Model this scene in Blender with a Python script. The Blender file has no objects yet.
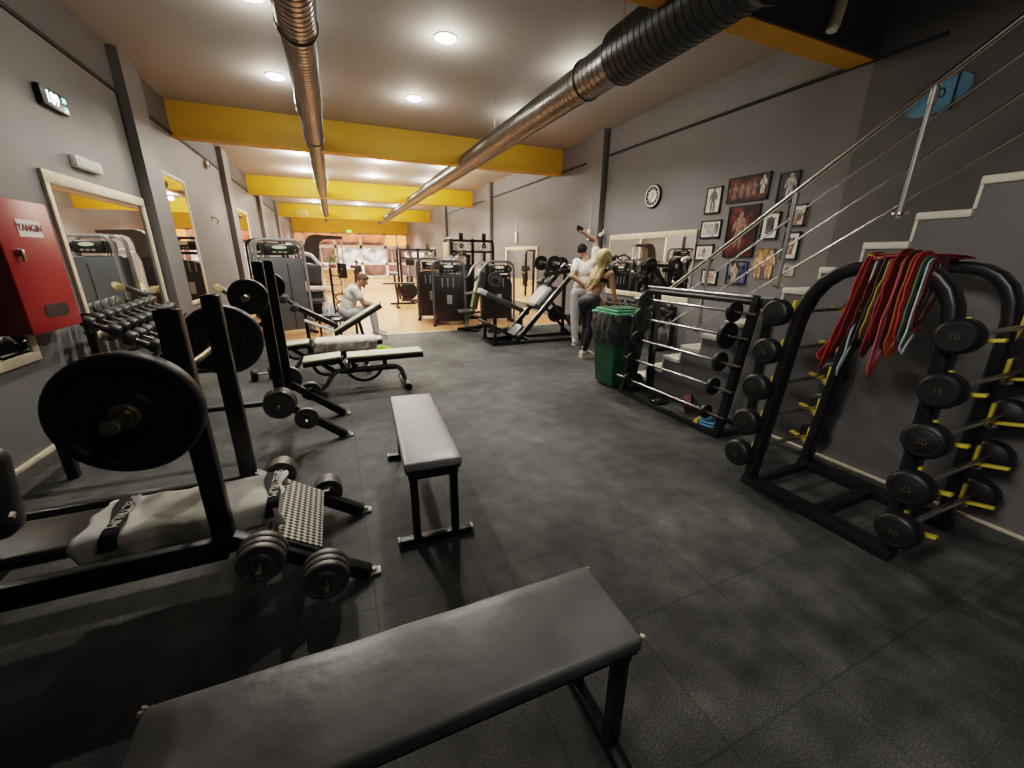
import bpy, bmesh, math, random
from mathutils import Vector, Matrix, Euler
random.seed(7)
C = bpy.context.scene.collection
PI = math.pi
V = Vector

# ------------------------------------------------------------------ materials
def nodes(name):
    m = bpy.data.materials.new(name); m.use_nodes = True
    nt = m.node_tree; b = nt.nodes['Principled BSDF']
    return m, nt, b

def mat(name, col, rough=.5, metal=0., var=.12, scale=6., bump=0., bscale=60., emit=None, es=0., spec=None, alpha=None, rvar=.0):
    m, nt, b = nodes(name)
    b.inputs['Roughness'].default_value = rough; b.inputs['Metallic'].default_value = metal
    if spec is not None: b.inputs['Specular IOR Level'].default_value = spec
    tc = nt.nodes.new('ShaderNodeTexCoord')
    n = nt.nodes.new('ShaderNodeTexNoise'); n.inputs['Scale'].default_value = scale; n.inputs['Detail'].default_value = 4
    nt.links.new(tc.outputs['Object'], n.inputs['Vector'])
    r = nt.nodes.new('ShaderNodeValToRGB')
    lo = [max(0, c*(1-var)) for c in col]; hi = [min(1, c*(1+var)) for c in col]
    r.color_ramp.elements[0].position = .3; r.color_ramp.elements[1].position = .7
    r.color_ramp.elements[0].color = (*lo, 1); r.color_ramp.elements[1].color = (*hi, 1)
    nt.links.new(n.outputs['Fac'], r.inputs['Fac']); nt.links.new(r.outputs['Color'], b.inputs['Base Color'])
    if rvar:
        mr = nt.nodes.new('ShaderNodeMapRange'); mr.inputs['To Min'].default_value = max(.02, rough-rvar); mr.inputs['To Max'].default_value = min(1, rough+rvar)
        nt.links.new(n.outputs['Fac'], mr.inputs['Value']); nt.links.new(mr.outputs['Result'], b.inputs['Roughness'])
    if bump:
        n2 = nt.nodes.new('ShaderNodeTexNoise'); n2.inputs['Scale'].default_value = bscale; n2.inputs['Detail'].default_value = 3
        nt.links.new(tc.outputs['Object'], n2.inputs['Vector'])
        bp = nt.nodes.new('ShaderNodeBump'); bp.inputs['Strength'].default_value = bump; bp.inputs['Distance'].default_value = .02
        nt.links.new(n2.outputs['Fac'], bp.inputs['Height']); nt.links.new(bp.outputs['Normal'], b.inputs['Normal'])
    if emit:
        b.inputs['Emission Color'].default_value = (*emit, 1); b.inputs['Emission Strength'].default_value = es
        if var > .14:
            r2 = nt.nodes.new('ShaderNodeValToRGB'); r2.color_ramp.elements[0].position = .38; r2.color_ramp.elements[1].position = .62
            r2.color_ramp.elements[0].color = (*[c*(1-var) for c in emit], 1); r2.color_ramp.elements[1].color = (*[min(1, c*(1+var*.4)) for c in emit], 1)
            nt.links.new(n.outputs['Fac'], r2.inputs['Fac']); nt.links.new(r2.outputs['Color'], b.inputs['Emission Color'])
    if alpha is not None: b.inputs['Alpha'].default_value = alpha
    return m

M = {}
M['wall'] = mat('wall_paint', (.15, .144, .145), .55, var=.07, scale=1.3, bump=.05, bscale=30)
M['wall_upper'] = mat('wall_paint_upper', (.10, .094, .094), .7, var=.07, scale=1.3)
M['wall_unlit'] = mat('unlit_wall_paint', (.10, .094, .093), .6, var=.08, scale=1.3)  # same wall paint, with the stairwell's lack of light put into the colour
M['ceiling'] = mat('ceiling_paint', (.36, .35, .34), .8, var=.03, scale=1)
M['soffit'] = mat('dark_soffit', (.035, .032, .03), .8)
M['yellow'] = mat('yellow_paint', (.57, .325, .012), .55, var=.05, scale=2)
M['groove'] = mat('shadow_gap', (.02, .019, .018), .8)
M['cream'] = mat('cream_wood', (.62, .54, .40), .5, var=.1, scale=9)
M['tread'] = mat('cream_stone', (.72, .68, .58), .4, var=.08, scale=12)
M['black'] = mat('black_powder_coat', (.010, .010, .011), .38, var=.2, scale=20, rvar=.08)
M['blackm'] = mat('black_matt', (.013, .013, .013), .6, var=.2, scale=20)
M['rubber'] = mat('black_rubber', (.010, .010, .010), .45, var=.25, scale=14, bump=.1, bscale=120)
M['vinyl'] = mat('black_vinyl', (.055, .055, .055), .36, var=.25, scale=5, bump=.12, bscale=18, rvar=.10)
M['vinyl3'] = mat('sheen_black_vinyl', (.15, .15, .149), .34, var=.3, scale=4, bump=.12, bscale=14, rvar=.10)  # black pad vinyl, lightened to carry the ceiling's sheen in its colour
M['vinyl2'] = mat('glare_pale_vinyl', (.34, .34, .345), .36, var=.15, scale=5, bump=.12, bscale=18, rvar=.10)  # glare on the black bench pad is put into this base colour
M['foam'] = mat('black_foam', (.02, .02, .02), .75)
M['iron'] = mat('grey_cast_iron', (.17, .16, .148), .42, metal=.3, var=.3, scale=22, bump=.1, bscale=90)
M['iron_dark'] = mat('dark_cast_iron', (.048, .047, .045), .45, metal=.2, var=.3, scale=22)
M['chrome'] = mat('chrome_steel', (.55, .535, .51), .25, metal=1., var=.08)
M['brass'] = mat('worn_brass_steel', (.66, .58, .40), .33, metal=1., var=.15, scale=20)
M['silver'] = mat('silver_paint', (.27, .27, .265), .38, metal=.4, var=.06)
M['darksilver'] = mat('dark_silver_paint', (.13, .13, .13), .38, metal=.4, var=.06)
M['white_metal'] = mat('white_enamel', (.86, .85, .81), .35, var=.04)
M['greypanel'] = mat('grey_shroud', (.075, .08, .083), .45, var=.06)
M['darkpanel'] = mat('black_shroud', (.009, .0095, .010), .45, var=.1)
M['hookyellow'] = mat('yellow_plastic', (.62, .50, .05), .45, var=.1)
M['gold'] = mat('gold_print', (.075, .062, .03), .5)
M['mirror'] = mat('mirror_glass', (.86, .87, .86), .015, metal=1., var=.0)
M['red'] = mat('red_enamel', (.30, .010, .013), .36, var=.06, scale=3)
M['reddark'] = mat('dark_red_enamel', (.20, .008, .010), .4)
M['white'] = mat('white_plastic', (.78, .76, .72), .45, var=.03)
M['paper'] = mat('paper_white', (.72, .68, .60), .7, var=.05)
M['liner'] = mat('black_bin_liner', (.055, .06, .058), .2, var=.5, scale=10, bump=.6, bscale=14)
M['green'] = mat('green_plastic', (.012, .085, .045), .45, var=.12, scale=5)
M['greenlid'] = mat('light_green_plastic', (.09, .36, .19), .4, var=.12)
M['limeedge'] = mat('lime_vinyl', (.50, .52, .22), .45, var=.08)
M['limelight'] = mat('pale_lime_vinyl', (.62, .64, .46), .42, var=.06)
M['neon'] = mat('neon_green', (.35, .8, .05), .5)
M['tan'] = mat('tan_foam', (.42, .33, .16), .6)
M['towel'] = mat('pinkish_towel', (.88, .79, .73), .9, var=.06, bump=.06, bscale=90)
M['greycloth'] = mat('grey_towel', (.80, .77, .70), .9, var=.05, scale=9, bump=.06, bscale=90)
M['blackband'] = mat('black_band', (.012, .012, .012), .8)
M['whiteprint'] = mat('white_print', (.75, .74, .70), .7)
M['blackprint'] = mat('black_print', (.02, .02, .02), .6)
M['skin'] = mat('skin', (.50, .29, .19), .55, var=.06)
M['skin2'] = mat('tanned_skin', (.42, .22, .13), .55, var=.06)
M['hair_blond'] = mat('blond_hair', (.66, .50, .25), .55, var=.4, scale=60, bump=.6, bscale=90)
M['hair_brown'] = mat('brown_hair', (.10, .05, .025), .6, var=.4, scale=60, bump=.6, bscale=90)
M['hair_dark'] = mat('dark_hair', (.010, .008, .007), .9, var=.4, scale=60, bump=.5, bscale=90)
M['white_cloth'] = mat('white_cotton', (.78, .76, .70), .85, var=.05, bump=.08, bscale=25)
M['grey_cloth'] = mat('pale_grey_cotton', (.55, .54, .52), .85, var=.06, bump=.08, bscale=25)
M['cream_cloth'] = mat('cream_cotton', (.75, .68, .48), .85, var=.05)
M['dark_legging'] = mat('black_leggings', (.02, .028, .035), .6, var=.2)
M['tan_cloth'] = mat('tan_cotton', (.60, .40, .25), .8)
M['dark_cloth'] = mat('dark_cotton', (.02, .02, .022), .85)
M['eye'] = mat('eye_white', (.8, .78, .74), .3)
M['lip'] = mat('lip', (.35, .13, .10), .5)
M['brick'] = None
M['lamp'] = mat('lamp_diffuser', (1, 1, 1), .5, emit=(1, .93, .80), es=30)
M['led'] = mat('led_white', (1, 1, 1), .5, emit=(.85, .95, 1), es=3.5)
M['ledgreen'] = mat('led_green', (.3, 1, .7), .5, emit=(.3, 1, .75), es=1.6)
M['exit'] = mat('exit_sign_green', (.05, .5, .15), .4, emit=(.1, .9, .25), es=1.5)
M['blueglow'] = mat('blue_reflection_glow', (.05, .10, .13), .3, emit=(.16, .34, .45), es=.05, var=.25, scale=5)
M['orange'] = mat('orange_glow_glass', (.55, .18, .07), .15, emit=(1, .25, .08), es=1.3, var=.15, scale=1.2)  # sign glow and reflections on the upper panes, given as colour and emission
M['orange2'] = mat('brown_glow_glass', (.30, .11, .06), .1, emit=(.9, .24, .12), es=.75, var=.5, scale=.9)
M['darkglass'] = mat('dark_night_glass', (.10, .05, .04), .06, emit=(.5, .22, .17), es=.4, var=.7, scale=1.2)  # reflections in the lower panes put in as mottled emission
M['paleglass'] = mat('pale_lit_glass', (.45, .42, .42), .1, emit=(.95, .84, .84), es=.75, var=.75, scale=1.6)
M['blue'] = mat('blue_plastic', (.10, .30, .52), .4)
M['palebl'] = mat('pale_blue_plastic', (.35, .45, .75), .4)
M['terracotta'] = mat('brownred_rubber', (.16, .045, .04), .5)
M['water'] = mat('clear_plastic', (.55, .68, .75), .1, alpha=.55, var=.02)
M['leaf'] = mat('leaf_green', (.12, .16, .04), .6, var=.4, scale=20)
M['pave'] = mat('pavement', (.25, .2, .18), .9)

def floor_mat():
    m, nt, b = nodes('rubber_tile_floor'); L = nt.links.new; N = nt.nodes.new
    tc = N('ShaderNodeTexCoord')
    big = N('ShaderNodeTexNoise'); big.inputs['Scale'].default_value = 1.1; big.inputs['Detail'].default_value = 6; big.inputs['Roughness'].default_value = .62
    sp = N('ShaderNodeTexNoise'); sp.inputs['Scale'].default_value = 170; sp.inputs['Detail'].default_value = 2
    mid = N('ShaderNodeTexNoise'); mid.inputs['Scale'].default_value = 7; mid.inputs['Detail'].default_value = 5
    for n in (big, sp, mid): L(tc.outputs['Object'], n.inputs['Vector'])
    br = N('ShaderNodeTexBrick'); br.offset = 0; br.inputs['Scale'].default_value = 1.
    br.inputs['Brick Width'].default_value = .5; br.inputs['Row Height'].default_value = .5
    br.inputs['Mortar Size'].default_value = .006; br.inputs['Mortar Smooth'].default_value = .3
    br.inputs['Color1'].default_value = (.92, .92, .92, 1); br.inputs['Color2'].default_value = (1.06, 1.06, 1.06, 1); br.inputs['Mortar'].default_value = (.7, .7, .7, 1)
    L(tc.outputs['Object'], br.inputs['Vector'])
    r = N('ShaderNodeValToRGB'); r.color_ramp.elements[0].position = .36; r.color_ramp.elements[1].position = .68
    r.color_ramp.elements[0].color = (.026, .026, .0255, 1); r.color_ramp.elements[1].color = (.092, .092, .089, 1)
    L(big.outputs['Fac'], r.inputs['Fac'])
    r2 = N('ShaderNodeValToRGB'); r2.color_ramp.elements[0].position = .35; r2.color_ramp.elements[1].position = .75
    r2.color_ramp.elements[0].color = (.75, .75, .75, 1); r2.color_ramp.elements[1].color = (1.35, 1.35, 1.33, 1)
    L(mid.outputs['Fac'], r2.inputs['Fac'])
    r3 = N('ShaderNodeValToRGB'); r3.color_ramp.elements[0].position = .45; r3.color_ramp.elements[1].position = .8
    r3.color_ramp.elements[0].color = (.85, .85, .85, 1); r3.color_ramp.elements[1].color = (2.6, 2.6, 2.5, 1)
    L(sp.outputs['Fac'], r3.inputs['Fac'])
    prev = r.outputs['Color']
    for s in (r2.outputs['Color'], r3.outputs['Color'], br.outputs['Color']):
        mx = N('ShaderNodeMix'); mx.data_type = 'RGBA'; mx.blend_type = 'MULTIPLY'; mx.inputs['Factor'].default_value = 1
        L(prev, mx.inputs['A']); L(s, mx.inputs['B']); prev = mx.outputs['Result']
    L(prev, b.inputs['Base Color']); b.inputs['Roughness'].default_value = .62; b.inputs['Specular IOR Level'].default_value = .35
    bp = N('ShaderNodeBump'); bp.inputs['Strength'].default_value = .35; bp.inputs['Distance'].default_value = .004
    ad = N('ShaderNodeMath'); ad.operation = 'ADD'; L(sp.outputs['Fac'], ad.inputs[0]); L(br.outputs['Fac'], ad.inputs[1])
    inv = N('ShaderNodeMath'); inv.operation = 'SUBTRACT'; L(sp.outputs['Fac'], inv.inputs[0]); L(br.outputs['Fac'], inv.inputs[1])
    L(inv.outputs[0], bp.inputs['Height']); L(bp.outputs['Normal'], b.inputs['Normal'])
    return m
def plank_mat(name, c1, c2, mortar, w, h, ms=.004, rough=.35, swap=False, obj='Object'):
    m, nt, b = nodes(name); L = nt.links.new; N = nt.nodes.new
    tc = N('ShaderNodeTexCoord'); mp = N('ShaderNodeMapping')
    if swap: mp.inputs['Rotation'].default_value = (0, 0, PI/2)
    if swap == 'xz': mp.inputs['Rotation'].default_value = (PI/2, 0, 0)
    L(tc.outputs[obj], mp.inputs['Vector'])
    br = N('ShaderNodeTexBrick'); br.inputs['Scale'].default_value = 1
    br.inputs['Brick Width'].default_value = w; br.inputs['Row Height'].default_value = h; br.inputs['Mortar Size'].default_value = ms
    br.inputs['Color1'].default_value = (*c1, 1); br.inputs['Color2'].default_value = (*c2, 1); br.inputs['Mortar'].default_value = (*mortar, 1)
    L(mp.outputs['Vector'], br.inputs['Vector'])
    n = N('ShaderNodeTexNoise'); n.inputs['Scale'].default_value = 5; L(tc.outputs[obj], n.inputs['Vector'])
    mx = N('ShaderNodeMix'); mx.data_type = 'RGBA'; mx.blend_type = 'OVERLAY'; mx.inputs['Factor'].default_value = .25
    L(br.outputs['Color'], mx.inputs['A']); L(n.outputs['Color'], mx.inputs['B'])
    L(mx.outputs['Result'], b.inputs['Base Color']); b.inputs['Roughness'].default_value = rough
    return m
M['floor'] = floor_mat()
M['wood'] = plank_mat('wood_laminate', (.68, .34, .14), (.58, .28, .115), (.34, .19, .09), 1.3, .19, rough=.32, swap=True)
M['brick'] = plank_mat('brickwork', (.50, .24, .11), (.66, .36, .18), (.75, .55, .38), .28, .085, ms=.012, rough=.8, swap='xz')

def diamond_mat():
    m, nt, b = nodes('diamond_tread_plate'); L = nt.links.new; N = nt.nodes.new
    tc = N('ShaderNodeTexCoord'); mp = N('ShaderNodeMapping'); mp.inputs['Rotation'].default_value = (0, 0, PI/4); mp.inputs['Scale'].default_value = (62, 62, 0)
    L(tc.outputs['Object'], mp.inputs['Vector'])
    ch = N('ShaderNodeTexChecker'); ch.inputs['Scale'].default_value = 1
    ch.inputs['Color1'].default_value = (.62, .60, .53, 1); ch.inputs['Color2'].default_value = (.035, .034, .032, 1)
    L(mp.outputs['Vector'], ch.inputs['Vector']); L(ch.outputs['Color'], b.inputs['Base Color'])
    b.inputs['Metallic'].default_value = .5; b.inputs['Roughness'].default_value = .45
    bp = N('ShaderNodeBump'); bp.inputs['Strength'].default_value = .5; bp.inputs['Distance'].default_value = .004
    L(ch.outputs['Fac'], bp.inputs['Height']); L(bp.outputs['Normal'], b.inputs['Normal'])
    return m
M['diamond'] = diamond_mat()

def duct_mat():
    m, nt, b = nodes('galvanised_spiral_duct'); L = nt.links.new; N = nt.nodes.new
    tc = N('ShaderNodeTexCoord'); n = N('ShaderNodeTexNoise'); n.inputs['Scale'].default_value = 9; n.inputs['Detail'].default_value = 4
    L(tc.outputs['Object'], n.inputs['Vector'])
    r = N('ShaderNodeValToRGB'); r.color_ramp.elements[0].color = (.13, .13, .128, 1); r.color_ramp.elements[1].color = (.27, .268, .26, 1)
    L(n.outputs['Fac'], r.inputs['Fac']); L(r.outputs['Color'], b.inputs['Base Color'])
    b.inputs['Metallic'].default_value = .9; b.inputs['Roughness'].default_value = .30
    return m
M['duct'] = duct_mat()
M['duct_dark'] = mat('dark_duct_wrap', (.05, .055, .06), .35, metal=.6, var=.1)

# ------------------------------------------------------------------ mesh helpers
def frame_from(d, up=(0, 0, 1)):
    d = V(d).normalized(); up = V(up)
    if abs(d.dot(up.normalized())) > .999: up = V((0, 1, 0)) if abs(d.z) > .9 else V((0, 0, 1))
    s = up.cross(d).normalized(); n = d.cross(s)
    return d, s, n

class MB:
    def __init__(s): s.bm = bmesh.new()
    def _rings(s, rings, caps=True, closed=False):
        vr = [[s.bm.verts.new(p) for p in r] for r in rings]
        n = len(vr[0]); k = len(vr)
        for i in range(k if closed else k-1):
            a, b = vr[i], vr[(i+1) % k]
            for j in range(n): s.bm.faces.new((a[j], a[(j+1) % n], b[(j+1) % n], b[j]))
        if caps and not closed:
            if n > 2: s.bm.faces.new(list(reversed(vr[0]))); s.bm.faces.new(vr[-1])
        return s
    def box(s, c, size, rot=None, bev=0., seg=2):
        r = bmesh.ops.create_cube(s.bm, size=1); vs = r['verts']
        mt = Matrix.Translation(c) @ (Euler(rot).to_matrix().to_4x4() if rot else Matrix()) @ Matrix.Diagonal((*size, 1))
        bmesh.ops.transform(s.bm, matrix=mt, verts=vs)
        if bev:
            es = list({e for v in vs for e in v.link_edges})
            bmesh.ops.bevel(s.bm, geom=es, offset=min(bev, min(size)*.49), segments=seg, affect='EDGES', profile=.5)
        return s
    def bx(s, x0, x1, y0, y1, z0, z1, bev=0., seg=2):
        return s.box(((x0+x1)/2, (y0+y1)/2, (z0+z1)/2), (abs(x1-x0), abs(y1-y0), abs(z1-z0)), None, bev, seg)
    def bar(s, p, q, w, h, up=(0, 0, 1), bev=0.):
        p, q = V(p), V(q); d, sd, n = frame_from(q-p, up)
        r = bmesh.ops.create_cube(s.bm, size=1); vs = r['verts']
        R = Matrix((sd, d, n)).transposed().to_4x4()
        mt = Matrix.Translation((p+q)/2) @ R @ Matrix.Diagonal((w, (q-p).length, h, 1))
        bmesh.ops.transform(s.bm, matrix=mt, verts=vs)
        if bev:
            es = list({e for v in vs for e in v.link_edges})
            bmesh.ops.bevel(s.bm, geom=es, offset=bev, segments=2, affect='EDGES', profile=.5)
        return s
    def cyl(s, p, q, r, r2=None, n=20, bev=0.):
        p, q = V(p), V(q); d, sd, nn = frame_from(q-p); r2 = r if r2 is None else r2
        L = (q-p).length
        st = [(0, r), (L, r2)] if not bev else [(0, r-bev), (bev*.3, r-bev*.3), (bev, r), (L-bev, r2), (L-bev*.3, r2-bev*.3), (L, r2-bev)]
        return s._rings([[p+d*t+(sd*math.cos(2*PI*j/n)+nn*math.sin(2*PI*j/n))*rr for j in range(n)] for t, rr in st])
    def lathe(s, p, d, prof, n=28, closed=False):
        p = V(p); d, sd, nn = frame_from(d)
        return s._rings([[p+d*t+(sd*math.cos(2*PI*j/n)+nn*math.sin(2*PI*j/n))*rr for j in range(n)] for t, rr in prof], caps=not closed, closed=closed)
    def sweep(s, pts, prof, up=(0, 0, 1), closed=False, caps=True):
        pts = [V(p) for p in pts]; k = len(pts); rings = []
        for i, p in enumerate(pts):
            a = pts[(i-1) % k] if (closed or i > 0) else p; b = pts[(i+1) % k] if (closed or i < k-1) else p
            d, sd, n = frame_from(b-a, up)
            rings.append([p+sd*x+n*y for x, y in prof])
        return s._rings(rings, caps, closed)
    def tube(s, pts, r, n=10, closed=False, up=(0, 0, 1)):
        return s.sweep(pts, [(r*math.cos(2*PI*j/n), r*math.sin(2*PI*j/n)) for j in range(n)], up, closed)
    def prism(s, poly, axis, a, b):
        def P(u, v, w): return {'x': (w, u, v), 'y': (u, w, v), 'z': (u, v, w)}[axis]
        return s._rings([[V(P(u, v, a)) for u, v in poly], [V(P(u, v, b)) for u, v in poly]])
    def ell(s, c, r, rot=None, n=16, m=10):
        res = bmesh.ops.create_uvsphere(s.bm, u_segments=n, v_segments=m, radius=1)
        rr = (r, r, r) if not hasattr(r, '__len__') else r
        R = rot if isinstance(rot, Matrix) else (Euler(rot).to_matrix() if rot else Matrix.Identity(3))
        bmesh.ops.transform(s.bm, matrix=Matrix.Translation(c) @ R.to_4x4() @ Matrix.Diagonal((*rr, 1)), verts=res['verts'])
        return s
    def cap(s, p, q, r, r2, n=12):
        s.cyl(p, q, r, r2, n); s.ell(p, r, n=n, m=8); s.ell(q, r2, n=n, m=8); return s
    def build(s, name, m, parent=None, ang=35, **kw):
        bmesh.ops.recalc_face_normals(s.bm, faces=s.bm.faces)
        if parent is not None:
            s.bm.transform(wm(parent).inverted())
        me = bpy.data.meshes.new(name); s.bm.to_mesh(me); s.bm.free()
        if m: me.materials.append(m)
        me.polygons.foreach_set('use_smooth', [True]*len(me.polygons))
        me.set_sharp_from_angle(angle=math.radians(ang))
        o = bpy.data.objects.new(name, me); C.objects.link(o)
        if parent is not None: o.parent = parent
        for k, v in kw.items(): o[k] = v
        return o

def wm(o):
    m = Matrix.Translation(o.location) @ o.rotation_euler.to_matrix().to_4x4()
    return wm(o.parent) @ m if o.parent else m
def thing(name, label, cat, loc=(0, 0, 0), rz=0., group=None):
    o = bpy.data.objects.new(name, None); C.objects.link(o); o.location = loc; o.rotation_euler = (0, 0, rz)
    o.empty_display_size = .1
    o['label'] = label; o['category'] = cat
    if group: o['group'] = group
    return o
def tag(o, label, cat, group=None):
    o['label'] = label; o['category'] = cat
    if group: o['group'] = group
    return o
def dup(o, loc=None, rz=None, label=None, group=None, parent=None):
    c = o.copy(); C.objects.link(c); c.parent = parent
    if loc is not None: c.location = loc
    if rz is not None: c.rotation_euler = (0, 0, rz)
    if label: c['label'] = label
    if group: c['group'] = group
    for ch in list(o.children): dup(ch, parent=c)
    return c
def struct(mb, name, m, **kw):
    o = mb.build(name, m, None, **kw); o['kind'] = 'structure'; return o
def text(name, body, size, m, parent, pos, xd, ud, ext=.0015, spacing=1.):
    cu = bpy.data.curves.new(name, 'FONT'); cu.body = body; cu.size = size; cu.align_x = 'CENTER'; cu.align_y = 'CENTER'; cu.extrude = ext
    cu.space_character = spacing
    t = bpy.data.objects.new(name, cu); me = bpy.data.meshes.new_from_object(t)
    bpy.data.objects.remove(t); bpy.data.curves.remove(cu)
    xd, ud = V(xd).normalized(), V(ud).normalized(); z = xd.cross(ud)
    T = Matrix.Translation(pos) @ Matrix((xd, ud, z)).transposed().to_4x4()
    if parent is not None: T = wm(parent).inverted() @ T
    me.transform(T); me.name = name; me.materials.clear(); me.materials.append(m)
    o = bpy.data.objects.new(name, me); C.objects.link(o)
    if parent is not None: o.parent = parent
    return o
ORD = 'first second third fourth fifth sixth seventh eighth ninth tenth eleventh twelfth thirteenth fourteenth fifteenth sixteenth'.split()
def arc(c, r, a0, a1, n, pl):
    out = []
    for i in range(n+1):
        a = a0+(a1-a0)*i/n; u, v = c[0]+r*math.cos(a), c[1]+r*math.sin(a)
        out.append(pl(u, v))
    return out
def rrect(w, h, r, n=3):
    p = []
    for cx, cy, a in ((w/2-r, h/2-r, 0), (-w/2+r, h/2-r, PI/2), (-w/2+r, -h/2+r, PI), (w/2-r, -h/2+r, 1.5*PI)):
        for i in range(n+1): p.append((cx+r*math.cos(a+PI/2*i/n), cy+r*math.sin(a+PI/2*i/n)))
    return p
#@@SETTING
# ------------------------------------------------------------------ setting
WL, WR, YF, CZ = -2.23, 5.24, 32.0, 3.9
YB = -2.6
struct(MB().bx(WL-.2, WR+.2, YB-.2, 8.2, -.1, 0), 'floor', M['floor'])
struct(MB().bx(WL-.2, WR+.2, 8.2, YF+.1, -.1, 0), 'floor_wood', M['wood'])
struct(MB().bx(WL-.2, WR+.2, 8.17, 8.23, -.09, .006), 'trim_1', M['cream'])
struct(MB().bx(WL-.2, WL, YB-.2, YF+.1, -.1, 3.41), 'wall_left', M['wall'])
struct(MB().bx(WL-.2, WL, YB-.2, YF+.1, 3.41, CZ+.1), 'wall_left_band', M['wall_upper'])
struct(MB().bx(WR, WR+.2, 2.95, YF+.1, -.1, CZ+.1), 'wall_right', M['wall'])
struct(MB().bx(WR, WR+.2, YB-.2, 2.95, -.1, 6.2), 'wall_right_stairwell', M['wall_unlit'])
struct(MB().bx(WL-.2, WR+.2, YB-.2, YB, -.1, 6.2), 'wall_rear', M['wall_unlit'])
struct(MB().bx(WL-.2, WR+.2, 2.95, YF+.1, CZ, CZ+.1), 'ceiling', M['ceiling'])
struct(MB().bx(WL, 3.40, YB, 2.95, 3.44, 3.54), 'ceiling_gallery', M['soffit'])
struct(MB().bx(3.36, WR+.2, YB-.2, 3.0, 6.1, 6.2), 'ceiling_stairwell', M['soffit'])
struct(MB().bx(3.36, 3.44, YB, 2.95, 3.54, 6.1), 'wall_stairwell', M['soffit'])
# yellow beams
for i, (y0, y1, zb) in enumerate(((2.95, 3.2, 3.42), (9.15, 9.4, 3.37), (16.0, 16.3, 3.35), (23.7, 24.0, 3.30), (31.5, 31.8, 3.03))):
    o = struct(MB().bx(WL, WR, y0, y1, zb, CZ), 'beam_%d' % (i+1), M['yellow'])
struct(MB().bx(3.44, WR, 2.93, 2.95, 3.43, 6.1), 'wall_above_beam', M['soffit'])
# pilasters; dark strips stand in for shade beside them and under the ring beam
for i, y in enumerate((7.25, 12.35, 17.5, 22.6)):
    struct(MB().bx(WL, WL+.11, y, y+.6, 0, CZ), 'column_left_%d' % (i+1), M['wall'])
    struct(MB().bx(WL+.001, WL+.012, y-.05, y, 0, 3.41), 'shade_strip_left_%d' % (i+1), M['groove'])
for i, y in enumerate((7.4, 13.85, 20.0)):
    struct(MB().bx(WR-.10, WR, y, y+.55, 0, CZ), 'column_right_%d' % (i+1), M['wall'])
    struct(MB().bx(WR-.012, WR-.001, y-.07, y, 0, 3.9), 'shade_strip_right_%d' % (i+1), M['groove'])
n = 0
for y0, y1 in ((YB, 7.2), (7.9, 12.3), (13, 17.4), (18.2, 22.5)):
    n += 1; struct(MB().bx(WL, WL+.02, y0, y1, 3.385, 3.425), 'gap_shade_left_%d' % n, M['groove'])
n = 0
for y0, y1 in ((2.4, 7.33), (8.0, 13.8), (14.4, 19.9)):
    n += 1; struct(MB().bx(WR-.02, WR, y0, y1, 3.41, 3.445), 'gap_shade_right_%d' % n, M['groove'])
struct(MB().bx(WL, WL+.025, 1.2, 4.25, 0, .045, .008), 'baseboard_left', M['cream'])
struct(MB().bx(3.395, 3.42, .2, 2.2, 0, .018, .004), 'baseboard_right', M['cream'])

# glazed far wall
def pane_grid():
    xs = [WL, -1.69, .27, 1.96, 3.67, 4.5, WR]
    zs = [.0, .95, 2.13, 3.03]
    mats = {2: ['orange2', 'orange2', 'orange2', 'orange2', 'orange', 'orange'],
            1: ['darkglass', 'darkglass', 'paleglass', 'paleglass', 'darkglass', 'darkglass'],
            0: ['darkglass', 'darkglass', 'paleglass', 'darkglass', 'darkglass', 'darkglass']}
    k = 0
    for r in range(3):
        for c in range(6):
            k += 1
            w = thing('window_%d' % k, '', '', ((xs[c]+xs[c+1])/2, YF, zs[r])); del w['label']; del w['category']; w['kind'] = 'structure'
            f = MB(); t = .085; x0, x1, z0, z1 = xs[c], xs[c+1], zs[r], zs[r+1]
            f.bx(x0, x0+t, YF, YF+.08, z0, z1).bx(x1-t, x1, YF, YF+.08, z0, z1).bx(x0, x1, YF, YF+.08, z0, z0+t).bx(x0, x1, YF, YF+.08, z1-t*(1.6 if r == 1 else 1), z1)
            fo = f.build('window_frame', M['white_metal'], w)
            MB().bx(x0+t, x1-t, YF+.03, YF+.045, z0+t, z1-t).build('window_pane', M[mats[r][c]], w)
            if r == 1 and c in (1, 2, 4): MB().bx((x0+x1)/2-.03, (x0+x1)/2+.03, YF+.01, YF+.05, z0+t, z1-t).build('mullion', M['white_metal'], w)
            if r == 2 and c < 4: MB().bx(x0+t, x1-t, YF+.02, YF+.03, z0+t, z0+t+.22).build('dark_band', M['darkglass'], w)
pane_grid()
struct(MB().bx(WL-.2, WR+.2, YF+.5, YF+3, -.2, -.1), 'ground', M['pave'])
struct(MB().bx(WL-.2, WR+.2, YF, YF+.1, 3.03, CZ+.1), 'wall_far', M['yellow'])
t = thing('exit_sign', 'small green lit exit sign on the farthest yellow beam', 'sign', (1.25, 31.47, 3.12))
MB().box((1.25, 31.46, 3.11), (.28, .04, .14), None, .01).build('sign_box', M['exit'], t)
MB().bx(1.2, 1.3, 31.475, 31.5, 3.05, 3.16).build('bracket', M['white'], t)
text('lettering', 'EXIT', .09, M['white'], t, (1.25, 31.436, 3.11), (1, 0, 0), (0, 0, 1))
t = thing('air_grille', 'yellow rectangular air grille on the third yellow beam', 'vent', (-1.15, 23.68, 3.45))
MB().bx(-1.42, -.88, 23.66, 23.7, 3.33, 3.62, .008).build('grille_frame', M['limeedge'], t)
for k in range(5): MB().bx(-1.38, -.92, 23.645, 23.662, 3.365+k*.05, 3.39+k*.05).build('slat', M['yellow'], t)

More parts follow.
